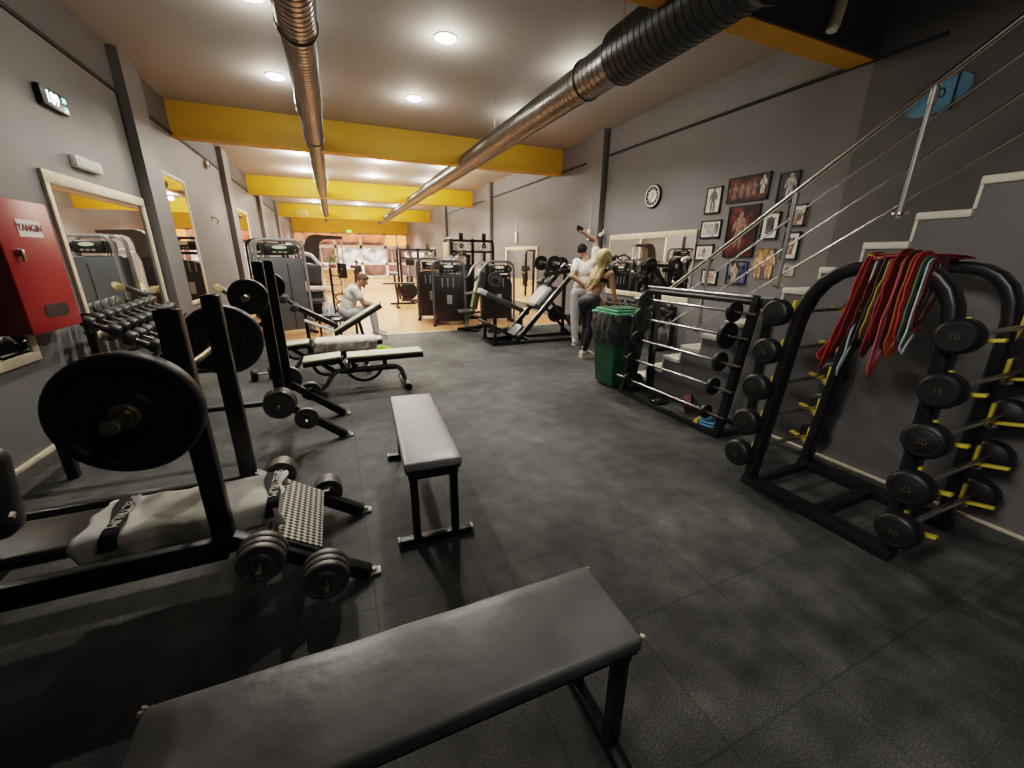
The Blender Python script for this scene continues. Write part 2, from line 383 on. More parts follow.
# ------------------------------------------------------------------ staircase and rail
SX, SX2 = 3.42, 4.85
NY, NZ = [], []
for k in range(-8, 12):
    NY.append(1.22+.245*k); NZ.append(1.96-.17*k)
poly = []
for y, z in zip(NY, NZ):
    poly.append((y-.245-.016, z-.045)); poly.append((y-.016, z-.045))
poly = [(YB, poly[0][1])] + poly if poly[0][0] > YB else poly
poly.append((NY[-1], 0)); poly.append((poly[0][0], 0))
st = thing('staircase', 'grey solid staircase with cream stone treads rising toward the camera along the right wall', 'stairs', (4.1, 3.0, 0))
MB().prism(poly, 'x', SX, SX2).build('stair_body', M['wall'], st)
for k, (y, z) in enumerate(zip(NY, NZ)):
    if z > 2.9: continue
    MB().bx(SX-.015, SX2, y-.25, y+.002, z-.045, z, .008).build('tread', M['tread'], st)
    MB().bx(SX-.008, SX2, y-.016, y, z-.171, z-.045).build('riser', M['tread'], st)
def sz(y): return 1.96-.694*(y-1.22)
rl = thing('stair_railing', 'brushed steel stair railing with three thin bars climbing past the framed pictures', 'railing', (3.47, 3.0, .8))
RX = 3.47
MB().tube([(RX, 3.52, sz(3.52)+.80), (RX, .2, sz(.2)+.82)], .019, 12).build('handrail', M['chrome'], rl)
for of in (.61, .38, .15):
    MB().tube([(RX, 3.50 if of > .2 else 3.2, sz(3.5 if of > .2 else 3.2)+of), (RX, .2, sz(.2)+of)], .007, 8).build('rail_bar', M['chrome'], rl)
for y, zt in ((3.03, .77), (2.29, 1.28), (1.58, 1.79), (.84, 2.30)):
    p = MB().cyl((RX, y, zt-.02), (RX, y, sz(y)+.81), .016, n=12)
    po = p.build('post', M['silver'], rl)
    MB().cyl((RX, y, zt), (RX, y, zt+.015), .045, n=16).build('base_flange', M['chrome'], po)
    MB().cyl((RX, y, sz(y)+.70), (RX, y, sz(y)+.79), .022, n=12).build('rail_clamp', M['silver'], po)
# blue reflection put in as a glowing patch, and unlit lamp by the stairs
o = thing('window_19', '', '', (5.23, 2.4, 2.95)); del o['label']; del o['category']; o['kind'] = 'structure'
pl = [(2.55, 2.82), (2.48, 2.79), (2.30, 2.80), (2.18, 2.86), (2.13, 2.95), (2.14, 3.03), (2.20, 3.07), (2.36, 3.06), (2.48, 2.97), (2.55, 2.89)]
MB().prism(pl, 'x', 5.222, 5.235).build('window_pane', M['blueglow'], o)
MB().bx(5.21, 5.225, 2.22, 2.235, 2.80, 3.07).build('window_bar', M['groove'], o)
text('lettering', '50', .12, M['groove'], o, (5.218, 2.35, 2.94), (0, -1, .15), (0, .15, 1))
t = thing('wall_spotlight', 'unlit white cylinder lamp hanging on the beam face above the stairs', 'lamp', (4.4, 2.90, 3.5))
MB().cyl((4.38, 2.88, 3.50), (4.44, 2.88, 3.80), .055, n=20, bev=.012).build('lamp_body', M['cream'], t)
MB().cyl((4.375, 2.88, 3.475), (4.382, 2.88, 3.51), .045, n=20).build('lens', M['white'], t)
MB().bx(4.38, 4.44, 2.87, 2.935, 3.63, 3.70).build('bracket', M['blackm'], t)

# ------------------------------------------------------------------ ducts
def duct(name, label, x, z, segs, up_side):
    t = thing(name, label, 'duct', (x, 8, z))
    for (y0, y1, r, dx) in segs:
        prof = []; y = y0; k = int((y1-y0)/.075)
        for i in range(k):
            a = (y1-y0)/k; yy = i*a
            prof += [(yy, r), (yy+a*.78, r), (yy+a*.84, r+.0045), (yy+a*.94, r+.0045)]
        prof.append((y1-y0, r))
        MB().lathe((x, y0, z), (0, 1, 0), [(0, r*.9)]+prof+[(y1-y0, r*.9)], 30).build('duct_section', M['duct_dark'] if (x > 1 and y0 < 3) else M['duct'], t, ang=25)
    for (y0, y1, r, dx) in segs:
        MB().lathe((x, y0, z), (0, 1, 0), [(-.06, r-.005), (-.06, r+.008), (-.015, r+.010), (-.01, r+.03), (.01, r+.03), (.015, r+.01), (.06, r+.008), (.06, r-.005)], 30, closed=True).build('joint_collar', M['duct'], t)
    y = segs[0][0]+1.2
    while y < segs[-1][1]:
        for sx in (-1, 1): MB().cyl((x+sx*(segs[0][2]+.015), y, z), (x+sx*(segs[0][2]+.015), y, CZ), .004, n=6).build('hanger_rod', M['chrome'], t)
        y += 3.2
    return t
duct('air_duct', 'slim galvanised spiral duct running down the left half of the ceiling', -.06, 3.47, [(2.9, 4.75, .165, 0), (4.75, 8.6, .150, 0), (8.6, 14.5, .14, 0), (14.5, 27, .12, 0)], 1)
duct('air_duct', 'wide galvanised spiral duct running diagonally over the right half of the ceiling', 2.88, 3.42, [(2.4, 3.95, .245, 0), (3.95, 4.55, .195, 0), (4.55, 12.8, .18, 0), (12.8, 26.5, .16, 0)], 1)

# ------------------------------------------------------------------ downlights
def downlight(x, y, label):
    t = thing('ceiling_downlight', label, 'downlight', (x, y, CZ), group='round recessed downlights')
    MB().lathe((x, y, CZ-.012), (0, 0, 1), [(0, .108), (0, .13), (.012, .135), (.012, .108)], 28, closed=True).build('trim_ring', M['white'], t)
    MB().lathe((x, y, CZ-.010), (0, 0, 1), [(-.028, .001), (-.026, .04), (-.018, .08), (-.004, .102), (.006, .108)], 28).build('diffuser', M['lamp'], t)
LIGHTS = []
LAB = {0: 'left', 1: 'middle', 2: 'right'}
rowname = ['nearest', 'second', 'third', 'fourth', 'fifth', 'sixth', 'added farthest']
for r, y in enumerate((5.4, 7.4, 12.2, 14.5, 18.3, 22.2, 28.0)):  # the last row is unseen, added to light the far end
    for c, x in enumerate((-.45, 1.48, 3.34)):
        LIGHTS.append((x, y))
        downlight(x, y, 'round glowing downlight, %s one of the %s row across the ceiling' % (LAB[c], rowname[r]))
for i, (x, y) in enumerate(LIGHTS):
    l = bpy.data.lights.new('downlight_lamp', 'SPOT'); l.energy = 185 if y < 9 else (350 if y < 25 else 900) ; l.color = (1, .94, .85) if y < 9 else (1, .91, .78)
    l.spot_size = math.radians(130); l.spot_blend = .45; l.shadow_soft_size = .07
    o = bpy.data.objects.new('downlight_lamp', l); C.objects.link(o); o.location = (x, y, CZ-.03)
    # spill that grazes the ceiling around each fitting
    l2 = bpy.data.lights.new('downlight_spill', 'POINT'); l2.energy = 7 if y < 9 else 34; l2.color = (1, .92, .78); l2.shadow_soft_size = .07
    o2 = bpy.data.objects.new('downlight_spill', l2); C.objects.link(o2); o2.location = (x, y, CZ-.20)

for (x, y, e) in ((1.1, .7, 12), (.4, -1.6, 5), (4.3, .4, 10)):  # unseen fill lamps added to lift the dark area near the camera
    fill_light = bpy.data.lights.new('added_fill_lamp', 'SPOT'); fill_light.energy = e; fill_light.color = (1, .93, .82); fill_light.spot_size = math.radians(160); fill_light.spot_blend = .8; fill_light.shadow_soft_size = .35
    o = bpy.data.objects.new('added_fill_lamp', fill_light); C.objects.link(o); o.location = (x, y, 3.25 if x < 3 else 5.8)
wash = bpy.data.lights.new('stair_wall_fill', 'SPOT'); wash.energy = 190; wash.color = (1, .95, .88); wash.spot_size = math.radians(64); wash.spot_blend = .7; wash.shadow_soft_size = .5  # unseen spot added to brighten the side wall of the stairs
o = bpy.data.objects.new('stair_wall_fill', wash); C.objects.link(o); o.location = (-1.7, .2, 3.2)
o.rotation_euler = (V((3.4, 1.2, 1.0))-V(o.location)).to_track_quat('-Z', 'Y').to_euler()
# ------------------------------------------------------------------ left wall
def framed_mirror(y0, y1, z0, z1, x, label, sgn=1, fw=.06, top=None, sw=None):
    # hangs on a wall: x is the wall face, sgn the way it looks
    t = thing('wall_mirror', label, 'mirror', (x, (y0+y1)/2, z0))
    a, b = x, x+sgn*.03
    X0, X1 = min(a, b), max(a, b); tp = top or fw; sw = sw or fw
    m = MB(); m.bx(X0, X1, y0, y1, z1-tp, z1, .005); m.bx(X0, X1, y0, y1, z0, z0+fw, .005)
    m.bx(X0, X1, y0, y0+sw, z0+fw, z1-tp, .003); m.bx(X0, X1, y1-sw, y1, z0+fw, z1-tp, .003)
    m.build('mirror_frame', M['cream'], t)
    g0, g1 = (x+sgn*.004, x+sgn*.018)
    MB().bx(min(g0, g1), max(g0, g1), y0+sw, y1-sw, z0+fw, z1-tp).build('glass', M['mirror'], t)
    return t
framed_mirror(5.06, 7.15, .70, 2.19, WL, 'cream framed mirror beside the red fire cabinet', top=.10)
framed_mirror(7.93, 9.2, .70, 2.70, WL+.0, 'tall cream framed mirror just past the first column on the left wall')
framed_mirror(13.3, 14.9, .70, 2.70, WL+.0, 'tall narrow looking mirror far along the left wall')
framed_mirror(2.2, 4.27, .70, 1.75, WL, 'cream framed mirror low at the left picture edge below the red cabinet', fw=.07)

fc = thing('fire_cabinet', 'red metal fire hose cabinet mounted on the left wall', 'fire cabinet', (WL, 4.3, .93))
FX = -2.05
MB().bx(WL, FX-.02, 3.99, 4.61, .93, 1.86, .01).build('cabinet_body', M['reddark'], fc)
d = MB().bx(FX-.02, FX, 3.98, 4.62, .925, 1.865, .008).build('door', M['red'], fc)
MB().prism(rrect(.30, .10, .045, 6), 'x', FX, FX+.004).build('glass_slot', M['darkpanel'], d).location = (0, 4.33, 1.07)
lock = MB(); lock.cyl((FX, 4.10, 1.50), (FX+.02, 4.10, 1.50), .028, n=18); lock.bx(FX+.02, FX+.035, 4.085, 4.115, 1.44, 1.52, .004)
lock.build('lock_handle', M['chrome'], d)
s_ = MB().bx(FX, FX+.003, 4.19, 4.46, 1.61, 1.73).build('sign_plate', M['white'], d)
text('lettering', 'YANGIN', .072, M['reddark'], s_, (FX+.005, 4.325, 1.672), (0, 1, 0), (0, 0, 1))

t = thing('digital_clock', 'black digital wall clock with white glowing digits', 'clock', (WL, 5.55, 2.83))
MB().bx(WL, WL+.05, 5.38, 5.80, 2.755, 2.915, .012).build('clock_case', M['black'], t)
text('digits', '189', .135, M['led'], t, (WL+.052, 5.545, 2.835), (0, 1, 0), (0, 0, 1))
text('small_digits', '20', .06, M['ledgreen'], t, (WL+.052, 5.735, 2.87), (0, 1, 0), (0, 0, 1))
text('small_digits', '36', .06, M['ledgreen'], t, (WL+.052, 5.735, 2.795), (0, 1, 0), (0, 0, 1))

t = thing('emergency_light', 'white louvred emergency light above the near mirror', 'light', (WL, 5.88, 2.35))
MB().bx(WL, WL+.06, 5.64, 6.13, 2.30, 2.41, .01).build('housing', M['white'], t)
l_ = MB()
for k in range(5): l_.bx(WL+.06, WL+.066, 5.67, 6.10, 2.312+k*.019, 2.322+k*.019)
l_.build('louvres', M['silver'], t)
t = thing('wall_sensor', 'small white sensor high on the left wall past the first column', 'sensor', (WL, 11.05, 3.3))
MB().bx(WL, WL+.06, 11.0, 11.12, 3.2, 3.36, .015).build('sensor_body', M['white'], t)
MB().ell((WL+.06, 11.06, 3.26), .03, n=12, m=8).build('lens', M['silver'], t)
t = thing('wall_hook', 'chrome hook on the left wall between two mirrors', 'hook', (WL, 10.7, 2.2))
MB().cyl((WL, 10.7, 2.22), (WL+.015, 10.7, 2.22), .05, n=18).build('rose', M['chrome'], t)
MB().tube([(WL+.01, 10.7, 2.24), (WL+.09, 10.7, 2.22), (WL+.11, 10.7, 2.17), (WL+.08, 10.7, 2.12)], .014, 8).build('hook_arm', M['chrome'], t)

# ------------------------------------------------------------------ right wall
framed_mirror(4.86, 7.06, .80, 1.94, WR, 'wide cream framed mirror behind the woman reflecting the man', sgn=-1, fw=.09, top=.10, sw=.012)
framed_mirror(10.3, 12.6, .18, 1.80, WR, 'cream framed mirror behind the leg press on the right wall', sgn=-1, fw=.09)
wc = thing('wall_clock', 'round black and white clock on the right wall', 'clock', (WR, 5.93, 2.53))
MB().lathe((WR, 5.93, 2.53), (-1, 0, 0), [(0, .19), (.035, .19), (.045, .18), (.045, .15), (.03, .148)], 40).build('clock_case', M['black'], wc)
MB().lathe((WR-.0305, 5.93, 2.53), (-1, 0, 0), [(0, .149), (.004, .149)], 40).build('dial', M['blackm'], wc)
MB().lathe((WR-.046, 5.93, 2.53), (-1, 0, 0), [(-.004, .152), (-.004, .172), (.002, .170), (.002, .155)], 40, closed=True).build('white_ring', M['white'], wc)
MB().lathe((WR-.036, 5.93, 2.53), (-1, 0, 0), [(0, .10), (.002, .10)], 40).build('inner_dial', M['paper'], wc)
for k in range(12):
    a = PI/2 - (k+1)*PI/6
    text('numeral', str(k+1), .038, M['whiteprint'], wc, (WR-.037, 5.93-.124*math.cos(a), 2.53+.124*math.sin(a)), (0, -1, 0), (0, 0, 1))
MB().bar((WR-.042, 5.93, 2.53), (WR-.042, 5.90, 2.60), .003, .012, up=(1, 0, 0)).build('hour_hand', M['blackprint'], wc)
MB().bar((WR-.044, 5.93, 2.53), (WR-.044, 5.97, 2.45), .003, .009, up=(1, 0, 0)).build('minute_hand', M['blackprint'], wc)

def pic_mat(k, c1, c2, c3):
    m, nt, b = nodes('picture_print_%d' % k); L = nt.links.new; N = nt.nodes.new
    tc = N('ShaderNodeTexCoord'); n = N('ShaderNodeTexNoise'); n.inputs['Scale'].default_value = 5+k % 3*2; n.inputs['Detail'].default_value = 5
    mp = N('ShaderNodeMapping'); mp.inputs['Location'].default_value = (k*3.1, k*1.7, k); L(tc.outputs['Object'], mp.inputs['Vector']); L(mp.outputs['Vector'], n.inputs['Vector'])
    r = N('ShaderNodeValToRGB'); r.color_ramp.elements[0].position = .38; r.color_ramp.elements[0].color = (*c1, 1)
    r.color_ramp.elements[1].position = .64; r.color_ramp.elements[1].color = (*c3, 1)
    e = r.color_ramp.elements.new(.5); e.color = (*c2, 1)
    L(n.outputs['Fac'], r.inputs['Fac']); L(r.outputs['Color'], b.inputs['Base Color']); b.inputs['Roughness'].default_value = .3
    return m
K, W_, S_, R_ = (.012, .012, .014), (.50, .48, .42), (.22, .13, .085), (.15, .028, .026)
PICS = [  # y0(left), z1, y1(right), z0, label, colours, mat margin, figures
    (4.79, 2.50, 4.52, 2.14, 'small framed sketch of one standing figure on cream paper, left of the big red poster', (W_, W_, (.66, .62, .5)), 0, [(0, 0, .34, (.08, .07, .06))]),
    (4.43, 2.57, 3.82, 2.25, 'wide framed poster of posing men on red and black, topmost of the wall', (R_, (.10, .02, .02), K), 0, [(-.30, -.03, .2, S_), (-.19, -.02, .2, S_), (-.08, -.03, .2, S_), (.10, -.01, .2, S_), (.22, .02, .23, (.55, .5, .45)), (.02, -.02, .2, S_)]),
    (3.70, 2.52, 3.45, 2.18, 'dark framed photo of a pale figure behind the handrail, highest on the right', (K, (.03, .03, .04), (.06, .06, .07)), 0, [(.03, 0, .34, (.38, .35, .32))]),
    (4.81, 2.05, 4.45, 1.80, 'small framed black and white photo in white mount below the sketch', (K, (.25, .24, .22), W_), .03, [(.05, -.02, .22, (.5, .48, .45))]),
    (4.35, 2.20, 3.88, 1.53, 'tall framed poster of a standing man, half red and half black', (K, (.04, .014, .014), R_), 0, [(-.03, .02, .5, S_)]),
    (3.83, 2.08, 3.59, 1.75, 'white mounted framed photo of a dark figure beside the tall poster', (K, (.04, .04, .10), (.12, .12, .2)), .05, [(0, 0, .24, (.07, .05, .07))]),
    (3.51, 2.14, 3.28, 1.89, 'pale framed group photo behind the second railing post', ((.25, .2, .16), (.1, .07, .06), W_), .04, [(-.1, -.02, .18, S_), (0, -.02, .18, S_), (.1, -.02, .18, S_)]),
    (4.85, 1.71, 4.52, 1.48, 'small framed photo in white mount crossed by the handrail', (W_, (.5, .48, .44), (.2, .18, .16)), .04, [(0, 0, .15, (.2, .14, .1))]),
    (3.84, 1.66, 3.55, 1.24, 'yellow and violet poster of two muscular figures without a frame', ((.40, .28, .06), (.16, .09, .07), (.08, .06, .17)), 0, [(-.07, -.03, .36, (.5, .28, .14)), (.08, -.01, .36, (.55, .33, .18))]),
    (3.49, 1.83, 3.29, 1.50, 'framed photo in white mount below the pale group photo', (K, (.06, .05, .06), (.18, .15, .14)), .05, [(0, 0, .2, (.3, .2, .15))]),
    (4.67, 1.35, 4.38, 1.13, 'lowest small framed photo on the left of the picture wall', (W_, (.4, .3, .25), (.2, .12, .1)), .03, [(.03, -.02, .2, (.4, .2, .15))]),
    (4.23, 1.48, 3.93, 1.16, 'framed photo with a blue right edge under the tall poster', (K, (.10, .12, .16), (.22, .22, .26)), 0, [(-.03, 0, .26, (.42, .28, .2))]),
    (3.48, 1.46, 3.27, 1.29, 'small pale unframed print lowest on the right of the picture wall', (W_, (.5, .5, .42), (.3, .3, .25)), 0, [(0, 0, .14, (.2, .2, .18))]),
]
for k, (ya, z1, yb, z0, lab, cols, mount, figs) in enumerate(PICS):
    yc, zc, w, h = (ya+yb)/2, (z0+z1)/2, ya-yb, z1-z0
    t = thing('framed_picture', lab, 'picture', (WR, yc, zc), group='pictures on the right wall')
    f = .018
    m = MB()
    if k not in (8, 12):
        for a in ((yb, yb+f, z0, z1), (ya-f, ya, z0, z1), (yb, ya, z0, z0+f), (yb, ya, z1-f, z1)): m.bx(WR-.025, WR, *a)
        m.build('picture_frame', M['black'], t)
    i = f
    if mount:
        MB().bx(WR-.012, WR-.002, yb+f, ya-f, z0+f, z1-f).build('mount_board', M['paper'], t); i = f+mount
    p = MB().bx(WR-.015, WR-.001, yb+i, ya-i, z0+i, z1-i).build('print', pic_mat(k, *cols), t)
    fm = {}
    for (u, v, hh, col) in figs:
        g = MB(); y, z = yc-u, zc+v; s = hh; xf = WR-.016
        g.ell((xf, y, z+s*.40), (.0015, s*.065, s*.085), n=12, m=8)
        g.ell((xf, y, z+s*.20), (.0015, s*.16, s*.15), n=12, m=8)
        g.ell((xf, y, z+s*.04), (.0015, s*.105, s*.16), n=12, m=8)
        for sg in (-1, 1):
            g.ell((xf, y+sg*s*.07, z-s*.25), (.0015, s*.055, s*.24), n=10, m=6)
            g.ell((xf, y+sg*s*.155, z+s*.13), (.0015, s*.045, s*.17), rot=(sg*.22, 0, 0), n=10, m=6)
        if col not in fm: fm[col] = mat('printed_figure', col, .4, var=.75, scale=26)
        g.build('printed_figure', fm[col], p)
    if k == 11: MB().bx(WR-.027, WR-.003, yb-.012, yb+.012, z0, z1).build('blue_edge', mat('blue_edge', (.06, .05, .26), .4), t)

for (y0, y1, z0, z1, lab) in ((11.68, 11.82, 1.92, 2.24, 'white wall unit with a cable above the leg press'), (7.62, 7.72, 1.86, 2.08, 'slim white switch box at the column behind the man')):
    t = thing('wall_box', lab, 'wall box', (WR, (y0+y1)/2, z0))
    xx = WR-.10 if y0 < 8 else WR
    MB().bx(xx-.05, xx, y0, y1, z0, z1, .01).build('case', M['white'], t)
    MB().tube([(xx-.01, (y0+y1)/2, z1), (xx-.01, (y0+y1)/2, z1+.25), (xx-.004, (y0+y1)/2, z1+.5)], .006, 6).build('cable', M['white'], t)
t = thing('wall_camera', 'small white bracket camera on the column right of the switch box', 'camera', (WR, 7.3, 2.0))
MB().cyl((WR-.02, 7.30, 1.98), (WR-.16, 7.22, 1.95), .035, n=14, bev=.006).build('camera_body', M['white'], t)
MB().bar((WR, 7.31, 2.06), (WR-.05, 7.29, 2.0), .02, .02).build('bracket', M['white'], t)
#@@EQUIP
# ------------------------------------------------------------------ flat benches in the foreground
def flat_bench(loc, rz, L, W, label, seatmat, torn):
    t = thing('flat_bench', label, 'bench')
    H = .50
    p = MB().box((0, 0, H-.024), (L, W, .048), None, .011, 3)
    bmesh.ops.subdivide_edges(p.bm, edges=[e for e in p.bm.edges if e.calc_length() > .15], cuts=7, use_grid_fill=True)
    for v in p.bm.verts:
        if v.co.z > H-.01:
            q = (1-(2*v.co.x/L)**2)*(1-(2*v.co.y/W)**2); v.co.z += .006*q + .0016*math.sin(v.co.x*23+v.co.y*9)
    pad = p.build('seat_pad', seatmat, t)
    MB().bx(-L/2+.008, L/2-.008, -W/2+.008, W/2-.008, H-.062, H-.048).build('pad_board', M['blackm'], t)
    MB().bx(-L/2+.05, L/2-.05, -.025, .025, H-.112, H-.062).build('rail', M['black'], t)
    for sx in (-1, 1):
        x = sx*(L/2-.035)
        MB().bx(x-.02, x+.02, -W/2+.02, W/2-.02, H-.100, H-.062).build('cross_rail', M['black'], t)
        for sy in (-1, 1):
            MB().bx(x-.02, x+.02, sy*(W/2-.045)-.02, sy*(W/2-.045)+.02, .035, H-.075, .003).build('leg', M['black'], t)
        ft = MB().bx(x-.022, x+.022, -W/2-.055, W/2+.055, 0, .04, .004).build('foot_bar', M['black'], t)
        for sy in (-1, 1): MB().bx(x-.024, x+.024, sy*(W/2+.05)-.006, sy*(W/2+.05)+.008, .001, .042, .003).build('end_cap', M['silver'], ft)
    for (x, y) in torn:
        b = MB()
        for k in range(4): b.ell((x+random.uniform(-.012, .012), y+random.uniform(-.008, .008), H-.006+random.uniform(-.012, .010)), (.009, .005, .004), rot=(random.random(), random.random(), random.random()), n=8, m=5)
        b.build('torn_corner', M['cream'], pad)
    t.location = loc; t.rotation_euler = (0, 0, rz)
    return t
flat_bench((.075, .768, 0), math.radians(-1.2), 1.20, .295, 'black vinyl flat bench with torn corners across the bottom of the picture', M['vinyl3'], [(-.595, .14), (.595, .14), (.595, -.14)])
flat_bench((.39, 2.36, 0), math.radians(86.5), 1.09, .30, 'black flat bench with glare-pale pad standing end-on in the middle of the floor', M['vinyl2'], [])

# ------------------------------------------------------------------ weight plates and bars
def plate(p, d, r, w, m, label, group, hole=.026, rim=True, cuts=0, hub=None, name='weight_plate'):
    t = thing(name, label, 'weight plate', p, 0, group)
    d = V(d).normalized(); h = w/2; hb = hub or r*.34
    prof = [(-h*.8, hole), (-h, hole+.008), (-h, hb), (-h*.45, hb+.008), (-h*.45, r*.80), (-h, r*.84), (-h, r*.97), (-h*.7, r), (h*.7, r), (h, r*.97), (h, r*.84), (h*.45, r*.80), (h*.45, hb+.008), (h, hb), (h, hole+.008), (h*.8, hole)]
    b = MB().lathe(p, d, prof, 44, closed=True).build('disc', m, t)
    MB().lathe(p, d, [(-h*1.04, hole), (-h*1.04, hole+.012), (h*1.04, hole+.012), (h*1.04, hole)], 24, closed=True).build('steel_bushing', M['brass'] if m is M['rubber'] else M['iron_dark'], t)
    if cuts:
        dd, s, n = frame_from(d)
        for k in range(cuts):
            a = 2*PI*k/cuts; c = V(p)+(s*math.cos(a)+n*math.sin(a))*r*.60
            MB().cyl(c-d*h*.62, c+d*h*.62, r*.055, n=10).build('stud', M['iron_dark'], t)
    return t
def barbell(x, z, y0, y1, s0, s1, label, m='chrome'):
    t = thing('barbell', label, 'barbell', (x, (y0+y1)/2, z))
    MB().cyl((x, s0, z), (x, s1, z), .0145, n=16).build('shaft', M[m], t)
    for a, b in ((y0, s0), (s1, y1)):
        sl = MB().cyl((x, a, z), (x, b, z), .0225, n=20, bev=.004).build('sleeve', M['brass'], t)
    MB().lathe((x, s0, z), (0, 1, 0), [(-.012, .014), (-.012, .036), (.012, .036), (.012, .014)], 20, closed=True).build('collar', M['brass'], t)
    MB().lathe((x, s1, z), (0, 1, 0), [(-.012, .014), (-.012, .036), (.012, .036), (.012, .014)], 20, closed=True).build('collar', M['brass'], t)
    return t

# ------------------------------------------------------------------ bench press stations
def station(loc, top, label, pegs, pad=True, fl=.53):
    t = thing('bench_press_station', label, 'bench press', loc)
    X, Yo = loc[0], loc[1]
    PX = X
    for sy in (-1, 1):
        y = Yo+sy*.27
        po = MB().bx(PX-.036, PX+.036, y-.026, y+.026, .36, top, .004).build('post', M['black'], t)
        MB().bar((PX-.02, y, top+.002), (PX+.02, y, top+.002), .052, .006).build('post_cap', M['blackm'], po)
        hk = MB().sweep([(PX-.03, y, 1.008), (PX-.055, y, .998), (PX-.085, y, .991), (PX-.112, y, .998), (PX-.129, y, 1.028), (PX-.134, y, 1.07)], rrect(.035, .014, .004), up=(0, 1, 0))
        hk.build('bar_hook', M['blackm'], po)
        MB().bar((PX-.03, y, .405), (PX+fl, y, .012), .06, .062, bev=.004).build('foot_beam', M['black'], t)
        f = MB().bar((PX+fl-.06, y, .010), (PX+fl+.055, y, .010), .05, .012, bev=.003); fo = f.build('floor_plate', M['paper'], t)
        MB().cyl((PX+fl+.025, y, .012), (PX+fl+.025, y, .032), .013, n=6).build('bolt', M['cream'], fo)
        if pad or sy < 0:
            MB().bx(PX-1.35, PX, y-.022, y+.022, .29 if pad else .365, .385 if pad else .40, .004).build('side_rail', M['black'], t)
        MB().bx(PX-1.36, PX-1.30, y-.025, y+.025, 0, .385, .004).build('leg', M['black'], t)
        # storage pegs
        for k, (dx, z) in enumerate(pegs):
            MB().cyl((PX+dx, y+sy*.02, z), (PX+dx, y+sy*.21, z), .0125, n=14, bev=.003).build('storage_peg', M['brass'], t)
            MB().bar((PX+dx, y, z+.05), (PX+dx, y, z-.03), .03, .03, up=(0, 1, 0)).build('peg_bracket', M['black'], t)
    MB().bx(PX-1.36, PX-1.30, Yo-.27, Yo+.27, .30, .38, .004).build('cross_rail', M['black'], t)
    MB().bx(PX-.05, PX+.02, Yo-.27, Yo+.27, .30, .36, .004).build('cross_rail', M['black'], t)
    if not pad: return t
    # chequer plate for the spotter, lying on the sloping feet
    a = V((PX+.13, Yo, .405-.13*.70+.040)); b = V((PX+.34, Yo, .405-.34*.70+.040))
    MB().bar(a, b, .50, .006).build('spotter_plate', M['diamond'], t)
    p = MB().box((PX-.45, Yo-.01, .388), (1.24, .29, .055), None, .018, 3)
    p.build('bench_pad', M['vinyl'], t)
    MB().bx(PX-1.02, PX+.18, Yo-.125, Yo+.125, .350, .361).build('pad_board', M['cream'], t)
    MB().bx(PX-.9, PX+.1, Yo-.03, Yo+.03, .32, .351).build('spine', M['black'], t)
    for x in (PX-.8, PX-.2): MB().bx(x-.03, x+.03, Yo-.27, Yo+.27, .30, .335).build('cross_brace', M['black'], t)
    return t
PEGA = ((.135, .32), (.355, .15)); PEGB = ((.0, .40), (.17, .255))
A = (-.54, 1.99, 0); B = (-.505, 3.725, 0)
station(A, 1.32, 'near black bench press station with chequer plate and a grey towel on its pad', PEGA)
station(B, 1.45, 'taller black bench press station behind the near one, beside the adjustable bench', PEGB, False, .44)
barbell(-.626, 1.035, 1.37, 2.92, 1.56, 2.53, 'loaded barbell resting on the near bench press hooks', 'brass')
GP = 'plates loaded on the barbells'
plate((-.626, 1.50, 1.035), (0, 1, 0), .190, .06, M['rubber'], 'big black rubber plate on the near end of the near barbell', GP)
plate((-.626, 2.70, 1.035), (0, 1, 0), .198, .06, M['iron_dark'], 'big black plate with a ring of bosses on the far end of the near barbell', GP, cuts=14)
plate((-.626, 2.635, 1.035), (0, 1, 0), .118, .035, M['iron_dark'], 'smaller black plate in front of the big far plate of the near barbell', GP)
barbell(-.55, 1.23, 3.04, 4.66, 3.22, 4.25, 'loaded barbell resting on the taller bench press station', 'chrome')
plate((-.55, 3.19, 1.23), (0, 1, 0), .118, .05, M['iron_dark'], 'round dark plate on the near end of the second barbell', GP, cuts=8)
plate((-.55, 4.30, 1.23), (0, 1, 0), .118, .05, M['iron_dark'], 'dark plate on the far end of the second barbell, half behind the posts', GP)
for y in (3.725-.27, 3.725+.27):
    o = MB().sweep([(-.535, y, 1.205), (-.55, y, 1.197), (-.575, y, 1.20), (-.588, y, 1.225), (-.590, y, 1.26)], rrect(.035, .012, .004), up=(0, 1, 0)).build('bar_hook', M['blackm'], bpy.data.objects['bench_press_station.001'])
GS = 'plates stored on the station pegs'
for (st_, Yo, ps) in (('front', 1.99, [(-1, .135, .32, .092, 3, 'near side upper peg'), (-1, .355, .15, .100, 3, 'near side lower peg'), (1, .135, .32, .078, 3, 'far side upper peg'), (1, .355, .15, .082, 3, 'far side lower peg')]),
                      ('second', 3.725, [(-1, .035, .40, .118, 3, 'near side upper peg'), (-1, .205, .255, .088, 1, 'near side lower peg'), (1, .035, .40, .115, 2, 'far side upper peg'), (1, .205, .255, .09, 2, 'far side lower peg')])):
    for (sy, dx, z, r, n, wh) in ps:
        y = Yo+sy*.335
        z = max(z, r+.004) if st_ == 'front' else z
        off = .10 if (st_ == 'second' and n == 1) else 0
        for k in range(n):
            plate((-.54+dx, y+sy*(k*.034+off*.5), z), (0, 1, 0), r*(1-.03*k), .031, M['iron'],
                  'grey plate, %s out on the %s of the %s bench station' % (ORD[k], wh, st_), GS, hole=.0135, hub=r*.4)

